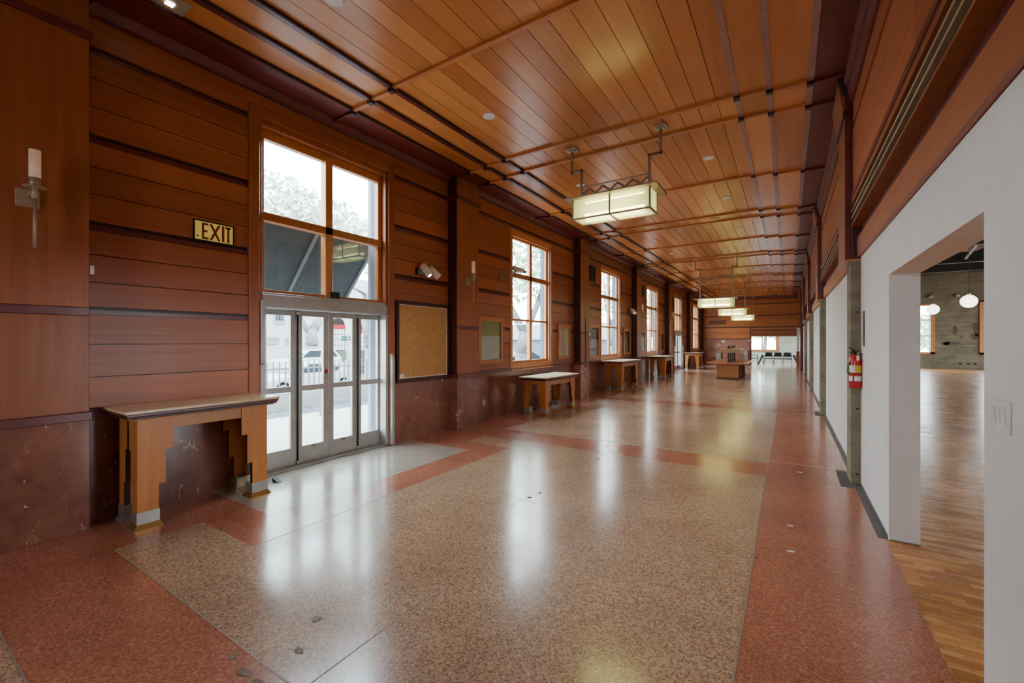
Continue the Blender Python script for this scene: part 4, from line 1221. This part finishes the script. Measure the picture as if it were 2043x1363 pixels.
g = mb('signg').box(-.011, .011, -.21, .21, 2.29, 2.44).build('name_board', t)
e = mb('signw')
for a, b, c, d in ((-.21, .21, 2.29, 2.297), (-.21, .21, 2.433, 2.44)): e.box(.011, .013, a, b, c, d)
e.box(.011, .014, .16, .172, 2.315, 2.40).prism([(.145, 2.395), (.187, 2.395), (.166, 2.42)], 'x', .011, .014); e.build('arrow', g)
text('Bike Center', 'lettering', 'signw', .078, Matrix.Translation((.014, -.03, 2.365)) @ Matrix.Rotation(PI/2, 4, 'Z') @ Matrix.Rotation(PI/2, 4, 'X'), g)
t = thing('traffic_light', 'grey traffic light on a pole seen through the first tall window', 'traffic light', (-15.2, 31.4, GZ))
mb('siglamp').tube((0, 0, 0), (0, 0, 3.2), .06).build('pole', t)
for z in (1.9, 2.25, 2.6): mb('siglamp').box(-.16, .16, -.16, .16, z-.16, z+.16).build('signal_head', t)

def tree(name, label, base, trunk, crowns, key, leaves, size, tr=.3):
    t = thing(name, label, 'tree', base)
    m = mb('trunk')
    for pts, r0, r1 in trunk:
        n = len(pts)-1
        for i in range(n):
            a = r0+(r1-r0)*i/n; b = r0+(r1-r0)*(i+1)/n
            m.tube(pts[i], pts[i+1], a, b, 10)
    m.build('trunk', t)
    m = mb(key); rr = random.Random(hash(label) % 1000 if False else len(label)*7)
    for (cx, cy, cz, rx, rz), cnt in zip(crowns, leaves):
        for i in range(cnt):
            while True:
                p = Vector((rr.uniform(-1, 1), rr.uniform(-1, 1), rr.uniform(-1, 1)))
                if .35 < p.length < 1: break
            c = Vector((cx+p.x*rx, cy+p.y*rx, cz+p.z*rz))
            u = Vector((rr.uniform(-1, 1), rr.uniform(-1, 1), rr.uniform(-1, 1))).normalized(); v = u.cross(Vector((rr.uniform(-1, 1), rr.uniform(-1, 1), .3))).normalized()
            s = size*rr.uniform(.6, 1.3)
            m.quad(tuple(c-u*s*.5), tuple(c+v*s*.28), tuple(c+u*s*.5), tuple(c-v*s*.28))
    o = m.build('crown', t)
    return t
tree('street_tree', 'pale forked street tree standing behind the parked white cars', (-34.3, 21.6, GZ),
     [([(0, 0, 0), (.05, .05, 1.9), (-.1, .1, 3.3)], .52, .46), ([(-.1, -.05, 2.8), (-.2, -1.0, 4.6), (-.4, -2.6, 8.4)], .24, .12), ([(-.1, .1, 3.0), (.0, 1.15, 4.7), (.5, 2.0, 6.6), (.7, 3.4, 9.5)], .40, .16)],
     [(0, 0, 12.6, 4.4, 1.9), (-1, 4.4, 12.0, 4.4, 1.9), (1, -4.4, 13, 4.2, 1.8)], 'leaf2', [1100, 1000, 700], .58)
tree('street_tree', 'slanting pale trunked tree with loose branches right of the awning', (-13.3, 10.6, GZ),
     [([(0, 0, 0), (-.1, .2, 2.0), (-.3, .1, 3.4)], .16, .13), ([(-.3, .1, 3.3), (.3, -.3, 4.0), (.6, -1.2, 4.2)], .09, .03), ([(-.3, .1, 3.3), (.6, .6, 4.4), (1.2, .3, 5.6)], .1, .04), ([(-.3, .1, 3.3), (-.8, .8, 4.3), (-.6, 1.6, 5.4)], .09, .03)],
     [(.4, 0, 5.6, 1.9, .9), (-.3, 1, 6.2, 1.8, 1)], 'leaf', [420, 380], .24)
tree('street_tree', 'large leafy tree with a thick pale trunk outside the first tall window', (-12.2, 19.6, GZ),
     [([(0, 0, 0), (.1, .2, 1.6), (.2, .3, 2.8)], .36, .30), ([(.2, .3, 2.7), (-.6, -.3, 4.6), (-1.2, -.4, 6.8)], .22, .1), ([(.2, .3, 2.7), (.8, .8, 4.4), (1.3, 1.2, 6.5)], .22, .1)],
     [(-.5, 0, 6.4, 3.0, 2.2), (1.4, 1.6, 6.4, 2.6, 2.1), (-2, -2, 7, 2.2, 1.7)], 'leaf', [850, 750, 400], .34)
tree('street_tree', 'leafy tree standing outside the second tall window', (-10.9, 30.2, GZ),
     [([(0, 0, 0), (.15, 0, 2.0), (0, .2, 3.4)], .28, .22), ([(0, .2, 3.3), (-.5, .5, 5), (-.8, .8, 7)], .16, .06), ([(0, .2, 3.3), (.7, -.2, 4.8), (1, -.3, 6.6)], .16, .06)],
     [(0, 0, 6.2, 2.6, 2.3), (.4, 3, 6.0, 2.4, 2.3)], 'leaf', [500, 450], .34)
tree('street_tree', 'distant leafy tree seen through the third tall window', (-8.2, 39.5, GZ),
     [([(0, 0, 0), (.1, 0, 2.6)], .26, .2), ([(.1, 0, 2.5), (.4, .5, 5)], .16, .05)],
     [(0, 0, 5.2, 2.6, 2.6), (-1.0, 2, 5.4, 2.4, 2.4)], 'leaf2', [1300, 1200], .4)
tree('yard_tree', 'pale green tree behind the far end window', (-2.0, 50, -.02),
     [([(0, 0, 0), (.1, 0, 2.2)], .2, .16), ([(.1, 0, 2.1), (.4, .2, 4)], .12, .05)],
     [(-1.5, 0, 3.6, 3.2, 1.7), (2.2, 1.0, 3.4, 2.8, 1.8)], 'leaf2', [1300, 1100], .42)
tree('yard_tree', 'green tree outside the side room window behind the globes', (10.5, 46, -.02),
     [([(0, 0, 0), (.1, 0, 1.8)], .22, .18), ([(.1, 0, 1.7), (.4, .2, 3.4)], .12, .05)],
     [(-1.5, 0, 2.4, 2.8, 1.4), (2.2, 1.0, 2.6, 2.8, 1.6)], 'leaf2', [1300, 1100], .4)

# ------------------------------------------------------------------ light
w = bpy.data.worlds.new('sky'); sc.world = w; w.use_nodes = True
nt = w.node_tree; bg = nt.nodes['Background']
tc = nt.nodes.new('ShaderNodeTexCoord'); sp = nt.nodes.new('ShaderNodeSeparateXYZ'); rp = nt.nodes.new('ShaderNodeValToRGB')
nt.links.new(tc.outputs['Generated'], sp.inputs[0]); nt.links.new(sp.outputs['Z'], rp.inputs[0]); nt.links.new(rp.outputs[0], bg.inputs['Color'])
rp.color_ramp.elements[0].position = 0; rp.color_ramp.elements[0].color = (.84, .93, 1, 1)
rp.color_ramp.elements[1].position = .7; rp.color_ramp.elements[1].color = (.76, .89, 1, 1)
bg.inputs['Strength'].default_value = SKY

def spot(x, y, e, deg=95):
    l = bpy.data.lights.new('downlight_beam', 'SPOT'); l.energy = e; l.spot_size = R(deg); l.spot_blend = .8; l.shadow_soft_size = .04; l.color = (1, .86, .68)
    o = bpy.data.objects.new('downlight_beam', l); C.objects.link(o); o.location = (x, y, 4.70)
for x in (-3.46, -1.13):
    for i, y in enumerate(ys[:11]): spot(x, y, SPOTE)

# ------------------------------------------------------------------ camera
cam = bpy.data.cameras.new('camera'); co = bpy.data.objects.new('camera', cam); C.objects.link(co)
cam.sensor_width = 36; cam.lens = 857/2043*36; cam.clip_start = .05; cam.clip_end = 300
co.location = (0, 0, 1.62); co.rotation_euler = (PI/2, 0, R(32.73))
sc.camera = co
sc.view_settings.view_transform = VT; sc.view_settings.look = LOOK
sc.view_settings.exposure = EXPO; sc.view_settings.gamma = 1.0
cy = sc.cycles
cy.use_denoising = True
try: cy.denoiser = 'OPENIMAGEDENOISE'
except Exception: pass
cy.max_bounces = 10; cy.diffuse_bounces = 6; cy.glossy_bounces = 4; cy.transparent_max_bounces = 16; cy.transmission_bounces = 4
cy.sample_clamp_indirect = 6; cy.caustics_reflective = False; cy.caustics_refractive = False
